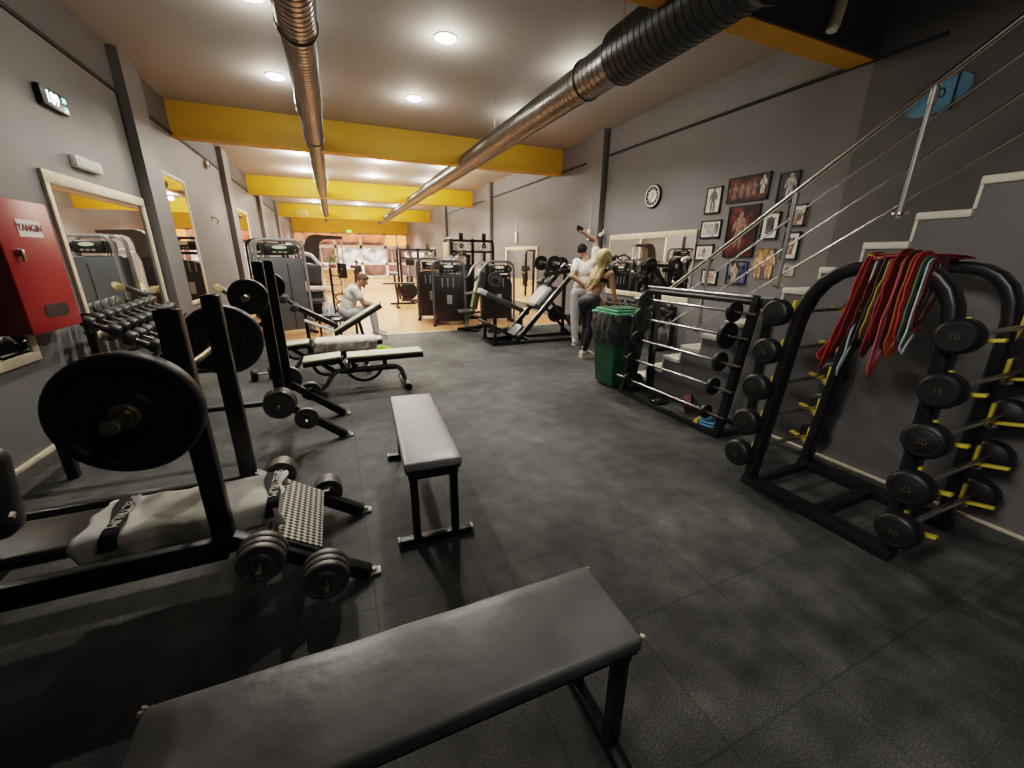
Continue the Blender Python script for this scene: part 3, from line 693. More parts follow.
# towel lying along the near bench pad
def towel(name, label, m, x0, x1, yc, w, ztop, drop, seedv, taper=0.):
    rnd = random.Random(seedv); nx, ny = 46, 22; b = MB(); grid = []
    W = w+2*drop
    for i in range(nx+1):
        row = []
        for j in range(ny+1):
            u = i/nx; v = (j/ny-.5)*W*(1-taper*u*.3)
            x = x0+(x1-x0)*u + .012*math.sin(j*.8+seedv)
            av = abs(v); sg = 1 if v > 0 else -1
            if av <= w/2: y, z = yc+v, ztop
            else:
                e = av-w/2; y, z = yc+sg*(w/2+.010+.008*math.sin(i*.55+seedv)), ztop-e
            fold = .006*math.sin(u*13+v*11+seedv)+.005*math.sin(u*5-v*24)+.0025*math.sin(u*37+v*5)
            if av <= w/2: z += .010+abs(fold)
            else: y += sg*(.006+abs(fold)*.9+(.012*abs(math.sin(u*26+seedv)) if seedv > 3 else 0))
            row.append(b.bm.verts.new((x, y, z)))
        grid.append(row)
    for i in range(nx):
        for j in range(ny): b.bm.faces.new((grid[i][j], grid[i+1][j], grid[i+1][j+1], grid[i][j+1]))
    return b, grid
b, g = towel('t', '', None, -1.05, -.345, 1.985, .29, .416, .085, 1.3)
t = thing('towel', 'pale grey towel with black lettered bands lying along the near bench pad', 'towel', (-.75, 1.985, .416))
o = b.build('towel_cloth', M['greycloth'], t, ang=80)
md = o.modifiers.new('thickness', 'SOLIDIFY'); md.thickness = .006; md.offset = 1
for (bx0, bx1, word, ang) in ((-.985, -.925, 'SPECTRUM', 0), (-.415, -.365, 'SPECTRUM', 0)):
    q = MB(); gr = []
    for i in range(5):
        row = []
        for j in range(31):
            v = (j/30-.5)*.40; x = bx0+(bx1-bx0)*i/4 + .02*math.sin(j*.22)
            av = abs(v); sg = 1 if v > 0 else -1
            if av <= .145: y, z = 1.985+v, .446
            else: y, z = 1.985+sg*(.145+.028), .416-(av-.145)+.012
            row.append(q.bm.verts.new((x, y, z)))
        gr.append(row)
    for i in range(4):
        for j in range(30): q.bm.faces.new((gr[i][j], gr[i+1][j], gr[i+1][j+1], gr[i][j+1]))
    bd = q.build('black_band', M['blackband'], t, ang=80)
    text('lettering', word, .052, M['whiteprint'], bd, ((bx0+bx1)/2+.012, 1.985, .4505), (0, -1, 0), (1, 0, 0))

# black upholstered back pad cut by the left picture edge
t = thing('padded_backrest_bench', 'black rounded back pad of another bench cut off by the left picture edge', 'bench', (-1.2, 1.42, 0))
MB().box((-1.075, 1.43, .88), (.37, .10, .27), (0, .10, 0), .04, 3).build('back_pad', M['vinyl'], t)
MB().bx(-1.25, -1.19, 1.39, 1.45, 0, .92, .004).build('post', M['black'], t)
MB().bx(-1.25, -1.0, 1.42, 1.46, .84, .88, .004).build('pad_arm', M['black'], t)
MB().bx(-1.75, -1.19, 1.39, 1.45, 0, .05, .006).build('foot', M['black'], t)
MB().cyl((-.895, 1.40, .81), (-.885, 1.37, .81), .010, n=8).build('bolt', M['chrome'], t)

# ------------------------------------------------------------------ adjustable benches
def adjustable(loc, label, dark=False):
    t = thing('adjustable_bench', label, 'bench', (0, 0, 0))
    for (x0, x1, z, nm, tilt) in ((.02, .87, .425, 'back_pad', 0), (-.43, -.04, .425, 'seat_pad', -4)):
        xm = (x0+x1)/2
        p = MB().box((xm, 0, z-.016), (x1-x0, .28, .030), (0, math.radians(tilt), 0), .012, 3).build(nm, M['limelight'], t)
        MB().box((xm, 0, z-.052), (x1-x0-.004, .284, .048), (0, math.radians(tilt), 0), .008).build('pad_base', M['blackm'], p)
    MB().tube([(-.30, 0, .03), (-.22, 0, .10), (-.15, 0, .20), (-.10, 0, .235), (.0, 0, .24), (.45, 0, .245), (.55, 0, .235), (.61, 0, .19), (.64, 0, .10), (.65, 0, .045)], .030, 12, up=(0, 1, 0)).build('main_beam', M['silver'], t)
    MB().bx(-.07, .55, -.034, .034, .205, .235).build('beam_side', M['blackm'], t)
    MB().bx(.615, .685, -.24, .24, .0, .055, .012).build('front_foot', M['silver'], t)
    for sy in (-1, 1):
        MB().cyl((.65, sy*.235, .035), (.65, sy*.275, .035), .042, n=18, bev=.006).build('transport_wheel', M['blackm'], t)
    MB().bx(-.345, -.275, -.22, .22, .0, .05, .010).build('rear_foot', M['black'], t)
    # toothed adjustment arcs
    for (c, r, a0, a1) in (((.20, .29), .21, PI*1.12, PI*1.93), ((-.20, .33), .14, PI*1.05, PI*1.75)):
        ar = MB().sweep(arc(c, r, a0, a1, 18, lambda u, v: (u, .055, v)), rrect(.036, .014, .003), up=(0, 1, 0)).build('adjustment_arc', M['black'], t)
        h = MB()
        for k in range(7):
            a = a0+(a1-a0)*(k+.8)/7.6; h.cyl((c[0]+r*math.cos(a), .044, c[1]+r*math.sin(a)), (c[0]+r*math.cos(a), .066, c[1]+r*math.sin(a)), .009, n=8)
        h.build('arc_holes', M['silver'], ar)
    for x, x2 in ((.08, .08), (.43, .43), (-.02, -.06)):
        MB().bar((x, 0, .24), (x2, 0, .365), .05, .035, up=(0, 1, 0)).build('support', M['black'], t)
    MB().bar((-.13, 0, .24), (-.28, 0, .37), .05, .035, up=(0, 1, 0)).build('support', M['black'], t)
    MB().cyl((.02, -.07, .315), (.02, .07, .315), .03, n=14).build('pivot', M['chrome'], t)
    MB().tube([(.12, -.05, .30), (.08, -.12, .28), (.03, -.16, .27)], .012, 8).build('pull_lever', M['blackm'], t)
    t.location = loc
    return t
adj = adjustable((0, 4.8, 0), 'flat set adjustable bench with pale lime pads, nearest of the lime benches')
dup(adj, (-.37, 5.75, 0), label='adjustable bench with pale lime pads lying under the pinkish towel')
t = thing('towel', 'pinkish white bath towel draped over the second lime bench', 'towel', (.03, 5.75, .43))
b, g = towel('t', '', None, -.34, .42, 5.75, .285, .425, .13, 4.1)
o = b.build('towel_cloth', M['towel'], t, ang=80); md = o.modifiers.new('thickness', 'SOLIDIFY'); md.thickness = .008; md.offset = 1

# V shaped sit-up bench
t = thing('sit_up_bench', 'V shaped sit-up bench with ankle rollers in front of the seated man', 'bench', (.0, 7.1, 0))
MB().bar((-.125, 7.1, .316), (.635, 7.1, .751), .275, .022, bev=.008).build('back_pad', M['limelight'], t)
MB().bar((-.105, 7.1, .274), (.655, 7.1, .709), .285, .066, bev=.010).build('pad_base', M['blackm'], t)
MB().bar((-.60, 7.1, .71), (-.05, 7.1, .38), .09, .07, bev=.006).build('leg_beam', M['black'], t)
MB().bar((-.57, 7.1, .735), (-.10, 7.1, .455), .07, .012).build('beam_stripe', M['silver'], t)
MB().cyl((-.52, 7.02, .52), (-.12, 7.02, .33), .022, n=12).build('telescopic_tube', M['white_metal'], t)
MB().tube([(-.60, 7.1, .70), (-.66, 7.1, .78), (-.72, 7.1, .83)], .028, 10, up=(0, 1, 0)).build('roller_arm', M['black'], t)
for (x, z) in ((-.63, .72), (-.76, .86)):
    MB().cyl((x, 6.88, z), (x, 7.32, z), .055, n=20, bev=.012).build('ankle_roller', M['foam'], t)
MB().bar((-.5, 7.1, .62), (-.50, 7.1, .04), .05, .05, up=(0, 1, 0)).build('rear_leg', M['black'], t)
MB().bar((.28, 7.1, .47), (.36, 7.1, .04), .05, .05, up=(0, 1, 0)).build('front_leg', M['black'], t)
for x in (-.5, .36): MB().bx(x-.03, x+.03, 6.86, 7.34, 0, .05, .006).build('foot_bar', M['black'], t)
MB().bx(-.5, .36, 7.07, 7.13, .05, .10).build('base_beam', M['black'], t)
MB().bar((-.09, 7.1, .1), (-.09, 7.1, .36), .05, .05, up=(0, 1, 0)).build('support', M['black'], t)

# neon shoe on the floor
def shoe(p, ang, m, sole, name='sneaker', parent=None, s=1.):
    b = MB(); ca, sa = math.cos(ang), math.sin(ang); R = Euler((0, 0, ang)).to_matrix()
    def P(x, y, z): return V(p)+R @ V((x, y, z))*s
    b.ell(P(.05, 0, .045), (.105*s, .045*s, .04*s), rot=R, n=16, m=8)
    b.ell(P(-.07, 0, .065), (.065*s, .04*s, .06*s), rot=R, n=16, m=8)
    b.ell(P(.0, 0, .06), (.075*s, .04*s, .05*s), rot=R, n=16, m=8)
    o = b.build(name, m, parent)
    q = MB(); pr = [(.155, 0), (.13, .038), (.06, .05), (-.05, .042), (-.13, .036), (-.14, 0), (-.13, -.036), (-.05, -.042), (.06, -.05), (.13, -.038)]
    q._rings([[P(x, y, 0) for x, y in pr], [P(x, y, .022) for x, y in pr]]); q.build('sole', sole, o)
    return o
o = thing('sneaker', 'neon green trainer lying on the dark floor beside the towelled bench', 'shoe', (.60, 6.62, 0))
shoe((.60, 6.62, 0), .5, M['neon'], M['white'], 'shoe_upper', o, 1.)

# ------------------------------------------------------------------ dumbbells on the floor and on the left rack
def dumbbell_at(p, ax, r, L, label, group=None, m=None, name='dumbbell'):
    t = thing(name, label, 'dumbbell', p, 0, group); ax = V(ax).normalized(); p = V(p)
    MB().cyl(p-ax*L*.5, p+ax*L*.5, .014, n=12).build('handle', M['chrome'], t)
    for s in (-1, 1):
        c = p+ax*s*L*.36
        MB().cyl(c-ax*L*.14, c+ax*L*.14, r, n=20, bev=.012).build('head', m or M['rubber'], t)
    return t
dumbbell_at((-.97, 5.62, .075), (1, .25, 0), .075, .26, 'small dumbbell with chrome handle lying on the floor behind the second bench station')
r = thing('dumbbell_rack', 'black two tier dumbbell rack along the left wall under the mirror', 'rack', (-1.95, 5.3, 0))
for y in (4.85, 6.25):
    MB().bar((-2.12, y, 0.02), (-2.12, y, .98), .06, .05, up=(0, 1, 0)).build('upright', M['black'], r)
    MB().bar((-2.15, y, .03), (-1.62, y, .03), .06, .05).build('foot', M['black'], r)
    MB().bar((-2.12, y, .90), (-1.68, y, .60), .05, .04).build('side_arm', M['black'], r)
for (x, z) in ((-1.98, .80), (-1.72, .62)):
    for dx in (-.07, .07):
        MB().bar((x+dx, 4.62, z-dx*.5), (x+dx, 6.27, z-dx*.5), .04, .02).build('shelf_rail', M['black'], r)
k = 0
for ti, (x, z) in enumerate(((-1.98, .80), (-1.72, .62))):
    for i in range(9):
        y = 4.72+i*.175; rr = (.052+.004*i) if ti == 0 else (.068+.002*i)
        dumbbell_at((x, y, z+rr+.022), (1, 0, -.5), rr, .26, 'grey dumbbell, %s from the near end of the %s tier, left wall rack' % (ORD[i], ('upper', 'lower')[ti]), 'dumbbells on the left wall rack', M['iron_dark'])
#@@RIGHT
# ------------------------------------------------------------------ arched barbell rack (right foreground)
ar = thing('arched_barbell_rack', 'black barbell rack of two arched frames with yellow hooks, red bands hung over it', 'rack', (2.8, 1.18, 0))
AP = [(1.575, .05), (1.535, .55), (1.495, 1.12), (1.48, 1.21), (1.45, 1.30), (1.40, 1.38), (1.33, 1.435), (1.25, 1.462), (1.16, 1.47), (1.06, 1.47), (.99, 1.458), (.93, 1.425), (.885, 1.375), (.855, 1.31), (.838, 1.23), (.828, 1.12), (.81, .55), (.795, .05)]
AX = (2.52, 3.13)
for x in AX:
    a = MB().sweep([(x, y, z) for y, z in AP], rrect(.062, .095, .02), up=(1, 0, 0)).build('arch_frame', M['black'], ar)
    MB().bx(x-.048, x+.048, .76, 1.61, 0, .062, .006).build('base_beam', M['black'], ar)
MB().bx(AX[0], AX[1], 1.12, 1.19, .004, .058, .005).build('floor_brace', M['black'], ar)
MB().bx(AX[0], AX[1], 1.525, 1.575, .004, .05, .005).build('floor_brace', M['black'], ar)
LV = [1.185, .945, .705, .46, .225]
def legy(side, z): return (1.575-.08*z/1.2) if side > 0 else (.795+.033*z/1.2)
for x in AX:
    for side in (1, -1):
        for z in LV:
            y = legy(side, z)+side*.03; xo = x
            s_ = MB().bar((xo, y-side*.01, z-.055), (xo, y+side*.04, z-.03), .022, .022)
            so = s_.build('hook_stem', M['silver'], ar)
            f = MB().bar((xo, y+side*.008, z-.05), (xo, y+side*.004, z+.085), .036, .016, up=(0, 1, 0), bev=.004)
            f.build('yellow_finger', M['hookyellow'], so)
            MB().bar((xo, y+side*.012, z-.022), (xo, y+side*.135, z+.006), .036, .016, bev=.004).build('yellow_finger', M['hookyellow'], so)
            h = MB()
            for q in ((y+side*.006, z+.05), ): h.cyl((xo-.017, q[0], q[1]), (xo+.017, q[0], q[1]), .005, n=8)
            h.build('bolt', M['blackm'], so)
NUM = ['10', '15', '20', '25', '30']
def fixed_barbell(p, ax, L, r, hw, label, group, num=None, tip=0., disc=False):
    t = thing('fixed_barbell', label, 'barbell', p, 0, group); p = V(p); ax = V(ax).normalized()
    MB().cyl(p-ax*(L/2+tip), p+ax*(L/2+tip), .0135, n=14, bev=.002).build('bar', M['chrome'], t)
    for s in (-1, 1):
        c = p+ax*s*(L/2+(hw/2 if not disc else 0))
        if disc:
            h = MB().lathe(c-ax*hw/2, ax, [(0, .013), (0, r*.4), (hw*.2, r*.5), (hw*.1, r*.8), (0, r*.86), (0, r*.97), (hw*.15, r), (hw*.85, r), (hw, r*.97), (hw, r*.86), (hw*.9, r*.8), (hw*.8, r*.5), (hw, r*.4), (hw, .013)], 32, closed=True).build('disc', M['rubber'], t)
        else:
            h = MB().lathe(c-ax*hw/2, ax, [(0, r*.80), (hw*.10, r*.95), (hw*.2, r), (hw*.8, r), (hw*.9, r*.95), (hw, r*.80)], 36).build('head', M['rubber'], t)
            e = c+ax*s*(hw/2+.001)
            MB().lathe(e-ax*s*.002, ax*s, [(0, r*.70), (.003, r*.72), (.003, r*.76), (0, r*.78)], 32, closed=True).build('rim_ring', M['blackm'], h)
            if num and s < 0:
                text('lettering', num, r*.50, M['gold'], h, e+V((-.002, 0, 0)), (0, -1, 0), (0, 0, 1))
    return t
GB = 'fixed barbells on the arched rack'
RS = [.078, .082, .086, .088, .090]
for i, z in enumerate(LV):
    y = legy(1, z)+.062
    fixed_barbell((2.825, y, z+.012), (1, 0, 0), .75, RS[i], .075, 'black fixed barbell on the far side of the arched rack, %s from the top' % ORD[i], GB, NUM[i])
    y = legy(-1, z)-.060
    fixed_barbell((2.825, y, z+.012), (1, 0, 0), .75, RS[i]-.002, .085, 'black fixed barbell on the near side of the arched rack, %s from the top' % ORD[i], GB, NUM[i])

# resistance bands hung over the arch tops
def band(x, y, zt, drop, w, m, label, sway=0., spread=.05, th=.005):
    t = thing('resistance_band', label, 'band', (x, y, zt), 0, 'resistance bands on the arched rack')
    pts = []; R = .058
    left = [(x-R-.004-spread*.25*k/6, y+sway*k/6*.5, zt-drop*k/6) for k in range(1, 7)]
    right = [(x+R+.002+.5*spread*math.sin(PI*k/6)-(R*1.3)*(k/6)**2, y+sway*(k/6), zt-drop*k/6) for k in range(1, 7)]
    top = [(x-R*math.cos(a), y, zt+.040*math.sin(a)**.6) for a in [PI*k/8 for k in range(1, 8)]]
    bot = []
    a, b = V(right[-1]), V(left[-1])
    for k in range(1, 6):
        u = k/6; q = a.lerp(b, u); q.z -= .045*math.sin(PI*u); bot.append(q)
    pts = [V(p) for p in reversed(left)] + [V(p) for p in top] + [V(p) for p in right] + bot
    rnd = random.Random(int(y*1000+drop*77))
    for i, p in enumerate(pts):
        if p.z < zt-.05: p.y += rnd.uniform(-.005, .005)
    MB().sweep(pts, [(w/2, th/2), (-w/2, th/2), (-w/2, -th/2), (w/2, -th/2)], up=(0, 1, 0), closed=True).build('band_loop', m, t)
    return t
bc = {'dark red': (.20, .02, .02), 'red': (.42, .045, .04), 'crimson': (.34, .03, .06), 'grey black': (.06, .06, .055), 'olive yellow': (.42, .30, .04), 'green': (.07, .20, .12), 'pale blue': (.45, .58, .62), 'brown red': (.13, .028, .02), 'pink red': (.55, .12, .12), 'orange red': (.45, .10, .03)}
bm_ = {k: mat('band_'+k.replace(' ', '_'), v, .55, var=.15) for k, v in bc.items()}
X0, ZT = AX[0], 1.50
BL = [(1.1950, .40, .050, 'red', 'broad red band hanging lowest at the far end of the arch', .13),
      (1.1814, .34, .048, 'dark red', 'dark red band hanging just inside the broad red one', .10),
      (1.1679, .43, .010, 'pale blue', 'thin pale blue band hanging below the others', .06),
      (1.1543, .26, .034, 'brown red', 'brown red band behind the thin blue loop', .08),
      (1.1407, .29, .026, 'grey black', 'grey black strap hanging in the middle of the bundle', .06),
      (1.1271, .25, .020, 'olive yellow', 'olive yellow narrow band low in the bundle', .05),
      (1.1136, .31, .044, 'crimson', 'crimson band hanging beside the grey strap', .03),
      (1.1000, .24, .070, 'dark red', 'widest dark red band in the centre of the bundle', .02),
      (1.0864, .40, .024, 'pink red', 'pinkish red narrow loop hanging low in the centre', .02),
      (1.0729, .26, .060, 'brown red', 'dark brownish band just right of the centre of the bundle', .0),
      (1.0593, .29, .046, 'orange red', 'orange red band right of the centre of the bundle', -.01),
      (1.0457, .22, .055, 'red', 'bright red wide band right of centre', -.01),
      (1.0321, .24, .020, 'green', 'narrow green band at the right of the bundle', 0),
      (1.0186, .29, .008, 'pale blue', 'hair thin pale loop at the right of the bundle', 0),
      (1.0050, .19, .030, 'brown red', 'short brown red band nearest the arch bend', 0)]
for (y, dr, w, c, lab, sw) in BL: band(X0, y-.06*(1.195-y)/.19, ZT-.03, dr*1.22, w*1.35, bm_[c], lab, sw)
# bands lying across the two arch tops
for k, (y, c, w, lab) in enumerate(((1.15, 'red', .060, 'red band lying across both arch tops'), (1.13, 'pale blue', .022, 'pale blue strip lying between the arch tops'), (1.10, 'crimson', .07, 'crimson band lying nearest across both arch tops'), (1.175, 'olive yellow', .022, 'olive strip lying farthest across the arch tops'))):
    t = thing('resistance_band', lab, 'band', (2.8, y, 1.51), 0, 'resistance bands on the arched rack')
    pts = [(2.46+.70*i/14, y+.02*math.sin(i*.7+k), 1.506+.004*k+.010*math.sin(PI*i/14)+.004*math.sin(i*1.3+k)) for i in range(15)]
    pts += [(3.16-.70*i/14, y+.012+.02*math.cos(i*.6+k), 1.516+.004*k+.012*math.sin(PI*i/14)) for i in range(15)]
    MB().sweep(pts, rrect(w, .006, .002), up=(0, 0, 1), closed=True).build('band_loop', bm_[c], t)

# ------------------------------------------------------------------ leaning barbell rack behind it
lr = thing('leaning_barbell_rack', 'black leaning rack holding five light straight barbells in front of the stairs', 'rack', (3.1, 2.83, 0))
RY = (2.20, 3.50)
for y in RY:
    MB().bar((2.94, y, .03), (3.13, y, 1.22), .05, .07, up=(1, 0, 0)).build('front_leg', M['black'], lr)
    MB().bar((3.33, y, .03), (3.30, y, 1.16), .05, .06, up=(1, 0, 0)).build('rear_leg', M['black'], lr)
    MB().bx(2.90, 3.36, y-.028, y+.028, 0, .05, .005).build('side_foot', M['black'], lr)
    MB().bar((3.11, y, 1.15), (3.31, y, 1.13), .05, .05).build('top_link', M['black'], lr)
MB().bx(2.90, 2.95, RY[0], RY[1], .0, .035, .004).build('floor_rail', M['black'], lr)
MB().bx(3.30, 3.34, RY[0], RY[1], .0, .035, .004).build('floor_rail', M['black'], lr)
MB().cyl((3.13, RY[0]-.10, 1.165), (3.13, RY[1]+.08, 1.165), .026, n=16).build('top_pipe', M['black'], lr)
MB().box((3.13, RY[0]-.115, 1.165), (.10, .08, .085), None, .01).build('pipe_end_block', M['blackm'], lr)
BZ = [1.075, .875, .65, .43, .20]; BR = [.088, .115, .085, .078, .065]
for i, z in enumerate(BZ):
    xb = 2.94+.19*z/1.2-.075
    for y in RY:
        MB().bar((xb+.075, y, z-.03), (xb-.03, y, z-.012), .03, .016).build('bar_rest', M['blackm'], lr)
    fixed_barbell((xb, 2.85, z+.008), (0, 1, 0), 1.06, BR[i], .032, 'light barbell with thin black discs on the leaning rack, %s from the top' % ORD[i], 'barbells on the leaning rack', tip=.19, disc=True)
o = thing('barbell', 'long bare chrome bar lying along the top of the leaning rack', 'barbell', (3.13, 2.8, 1.22))
MB().cyl((3.13, 2.06, 1.206), (3.13, 3.56, 1.206), .0145, n=14).build('shaft', M['chrome'], o)
for a, b in ((2.06, 2.20), (3.42, 3.56)): MB().cyl((3.13, a, 1.206), (3.13, b, 1.206), .0148, n=14).build('sleeve', M['silver'], o)
# things on the floor under it
plate((3.20, 2.78, .09), (.55, -.8, .15), .088, .07, M['terracotta'], 'small brown red plate standing on the floor under the leaning rack', None)
for k, (x, y) in enumerate(((3.10, 3.10), (3.14, 2.95))):
    plate((x, y, .018+.0*k), (0, 0, 1), .10, .03, M['rubber'], ('black plate lying flat on the floor at the middle of the leaning rack', 'black plate lying flat beside the brown red plate')[k], None) if k == 0 else None
t = thing('tube_trainer', 'coiled blue exercise tube with yellow handles on the floor by the near rack leg', 'exercise tube', (3.07, 2.38, 0))
MB().tube([(3.07+.075*math.cos(a)*(1-.02*a), 2.40+.10*math.sin(a)*(1-.02*a), .014+.004*a) for a in [k*PI/10 for k in range(52)]], .010, 8).build('tube', M['blue'], t)
for (x, y) in ((3.00, 2.47), (3.12, 2.52)):
    MB().cyl((x-.03, y, .03), (x+.05, y+.04, .03), .022, n=14, bev=.005).build('handle', M['hookyellow'], t)

# ------------------------------------------------------------------ wheelie bin with black liner
bn = thing('wheelie_bin', 'green wheelie bin with a black liner folded over its top', 'bin', (3.08, 3.83, 0))
b = MB(); pr = [(.03, .185, .175), (.10, .19, .18), (.80, .235, .225), (.88, .24, .23)]
b._rings([[V((3.08+sx*w, 3.83+sy*h, z)) for sx, sy in ((-.92, -1), (.92, -1), (1, -.92), (1, .92), (.92, 1), (-.92, 1), (-1, .92), (-1, -.92))] for z, w, h in pr])
b.build('bin_body', M['green'], bn)
b = MB().bx(2.825, 3.335, 3.585, 4.075, .875, .905, .010); b.build('rim', M['greenlid'], bn)
b = MB(); N_ = 56; rings = []
rnd = random.Random(3)
for k, (z, e) in enumerate(((.90, .012), (.86, .03), (.80, .040), (.73, .050), (.66, .046), (.60, .040), (.555, .03), (.54, .018))):
    ring = []
    for j in range(N_):
        a = 2*PI*j/N_; c, s = math.cos(a), math.sin(a)
        q = (abs(c)**5+abs(s)**5)**(-1/5)
        ee = e+.012*math.sin(j*1.9+k*.7)+.010*math.sin(j*.8-k*1.3)+rnd.uniform(-.004, .004)
        w = .185+.055*(z/.9)
        ring.append(V((3.08+c*q*(w+ee), 3.83+s*q*(w-.01+ee), z+(.02*math.sin(j*.9) if k == 7 else .008*math.sin(j*1.3+k)))))
    rings.append(ring)
b._rings(rings, caps=False).build('bin_liner', M['liner'], bn, ang=70)
l_ = MB().bx(2.86, 3.31, 3.63, 4.05, .905, .935, .012).build('lid', M['greenlid'], bn)
MB().bx(2.90, 3.2, 3.66, 3.98, .936, .948, .005).build('lid_panel', M['green'], l_)
MB().cyl((3.18, 4.09, .92), (2.98, 4.09, .92), .014, n=10).build('handle', M['green'], bn)
for y in (3.68, 3.98): MB().cyl((3.29, y-.02, .075), (3.29, y+.02, .075), .075, n=20, bev=.01).build('wheel', M['blackm'], bn)

# ------------------------------------------------------------------ low dumbbell rack under the right mirror
r = thing('dumbbell_rack', 'low black dumbbell rack under the mirror on the right wall', 'rack', (4.95, 5.9, 0))
for y in (5.05, 6.85):
    MB().bar((5.16, y, .02), (5.16, y, .74), .05, .05, up=(0, 1, 0)).build('upright', M['black'], r)
    MB().bar((5.18, y, .03), (4.72, y, .03), .05, .05).build('foot', M['black'], r)
    MB().bar((5.16, y, .66), (4.76, y, .36), .04, .04).build('side_arm', M['black'], r)
for (x, z) in ((5.05, .60), (4.83, .40)):
    for dx in (-.06, .06): MB().bar((x+dx, 5.03, z+dx*.5), (x+dx, 6.87, z+dx*.5), .035, .018).build('shelf_rail', M['black'], r)
for ti, (x, z) in enumerate(((5.05, .60), (4.83, .40))):
    for i in range(10):
        rr = .045+.003*i
        dumbbell_at((x, 6.75-i*.18, z+rr+.018), (1, 0, .5), rr, .22, 'small dark dumbbell, %s from the far end of the %s tier, right wall rack' % (ORD[i], ('upper', 'lower')[ti]), 'dumbbells on the right wall rack', M['iron_dark'])
#@@MACH
# ------------------------------------------------------------------ hack squat / leg press
hs = thing('leg_press_machine', 'black inclined leg press with loaded sled and tilted foot plate beside the man in white', 'leg press', (3.35, 6.65, 0))
HY = 6.68
for sy in (-1, 1):
    y = HY+sy*.26
    MB().bx(2.42, 4.35, y-.03, y+.03, 0, .055, .005).build('base_rail', M['black'], hs)
    MB().bar((2.90, y, .07), (4.16, y, 1.40), .055, .075, bev=.005).build('guide_rail', M['black'], hs)
    MB().cyl((2.93, y, .155), (4.10, y, 1.39), .020, n=12).build('guide_rod', M['chrome'], hs)
    MB().bar((4.13, y, .05), (4.13, y, 1.36), .05, .06, up=(0, 1, 0)).build('tower_post', M['black'], hs)
    MB().bar((3.55, y, .74), (4.25, y, .05), .045, .045).build('strut', M['black'], hs)
    MB().bar((2.46, y, .05), (2.46, y, .30), .05, .05, up=(0, 1, 0)).build('foot_support', M['black'], hs)
for x in (2.45, 3.2, 4.3): MB().bx(x-.03, x+.03, HY-.27, HY+.27, 0, .05, .005).build('cross_rail', M['black'], hs)
MB().bar((4.13, HY-.28, 1.36), (4.13, HY+.28, 1.36), .06, .06).build('top_cross_bar', M['black'], hs)
fp = MB().bar((2.34, HY, .40), (2.96, HY, .07), .56, .045, bev=.006).build('foot_plate', M['black'], hs)
MB().bar((2.335, HY, .425), (2.62, HY, .275), .565, .012).build('tread_strip', M['silver'], fp)
MB().bar((2.88, HY, .135), (3.05, HY, .30), .30, .03).build('lower_stop', M['silver'], hs)
# sled
MB().bar((3.34, HY, .60), (3.66, HY, .935), .46, .07, bev=.01).build('sled_plate', M['black'], hs)
MB().bar((3.30, HY, .665), (3.60, HY, .98), .36, .10, bev=.03).build('sled_pad', M['grey_cloth'], hs)
MB().bar((3.27, HY, .62), (3.33, HY, .68), .42, .10, bev=.02).build('pad_edge', M['vinyl'], hs)
MB().bar((3.66, HY-.26, .95), (3.66, HY+.26, .95), .09, .09).build('sled_beam', M['black'], hs)
MB().bar((3.62, HY, .93), (3.60, HY, 1.42), .07, .07, up=(0, 1, 0)).build('sled_mast', M['black'], hs)
MB().bar((3.54, HY, 1.20), (4.08, HY, 1.27), .08, .07).build('sled_arm', M['black'], hs)
for (x, z, nm) in ((3.60, 1.40, 0), (4.10, 1.36, 1)):
    MB().cyl((x, HY-.40, z), (x, HY+.42, z), .024, n=14, bev=.004).build('weight_horn', M['chrome'], hs)
for sy in (-1, 1):
    MB().cyl((3.50, HY+sy*.14, 1.03), (3.60, HY+sy*.14, 1.12), .06, n=18, bev=.015).build('shoulder_pad', M['vinyl'], hs)
    MB().cyl((4.02, HY+sy*.30, .42), (4.02, HY+sy*.48, .42), .022, n=12).build('storage_peg', M['chrome'], hs)
MB().bx(3.98, 4.06, HY-.30, HY+.30, .38, .46).build('peg_beam', M['black'], hs)
GL = 'plates on the leg press'
for (x, z, y, d, r, lab) in ((3.60, 1.40, HY-.24, (.3, 1, .0), .135, 'tilted black plate on the near horn of the leg press sled'), (3.60, 1.40, HY+.26, (.3, 1, 0), .135, 'black plate on the far horn of the leg press sled'),
                       (4.10, 1.36, HY-.34, (0, 1, 0), .155, 'grey black plate at the top of the leg press beside the man'), (4.10, 1.36, HY+.36, (0, 1, 0), .155, 'black plate on the far side at the top of the leg press'),
                       (4.02, .42, HY-.37, (0, 1, 0), .17, 'dark plate stored low on the near side of the leg press'), (4.02, .42, HY+.37, (0, 1, 0), .17, 'dark plate stored low on the far side of the leg press')):
    plate((x, y, z), d, r, .055, M['rubber'] if r < .16 else M['iron_dark'], lab, GL, cuts=0)
# slanted padded beam of the machine standing behind the leg press
t = thing('back_extension_bench', 'long black slanted padded beam with a pale end behind the leg press', 'bench', (2.9, 7.75, 0))
MB().bar((2.66, 7.7, .84), (3.70, 7.7, .36), .20, .09, bev=.02).build('long_pad', M['vinyl'], t)
MB().bar((2.61, 7.7, .865), (2.75, 7.7, .80), .21, .10, bev=.02).build('pale_end_pad', M['grey_cloth'], t)
for x, z in ((2.95, .66), (3.55, .40)): MB().bar((x, 7.7, .04), (x, 7.7, z), .06, .06, up=(0, 1, 0)).build('leg', M['black'], t)
MB().bx(2.8, 3.75, 7.67, 7.73, 0, .06).build('base_beam', M['black'], t)
for x in (2.95, 3.55): MB().bx(x-.03, x+.03, 7.45, 7.95, 0, .05).build('foot_bar', M['black'], t)

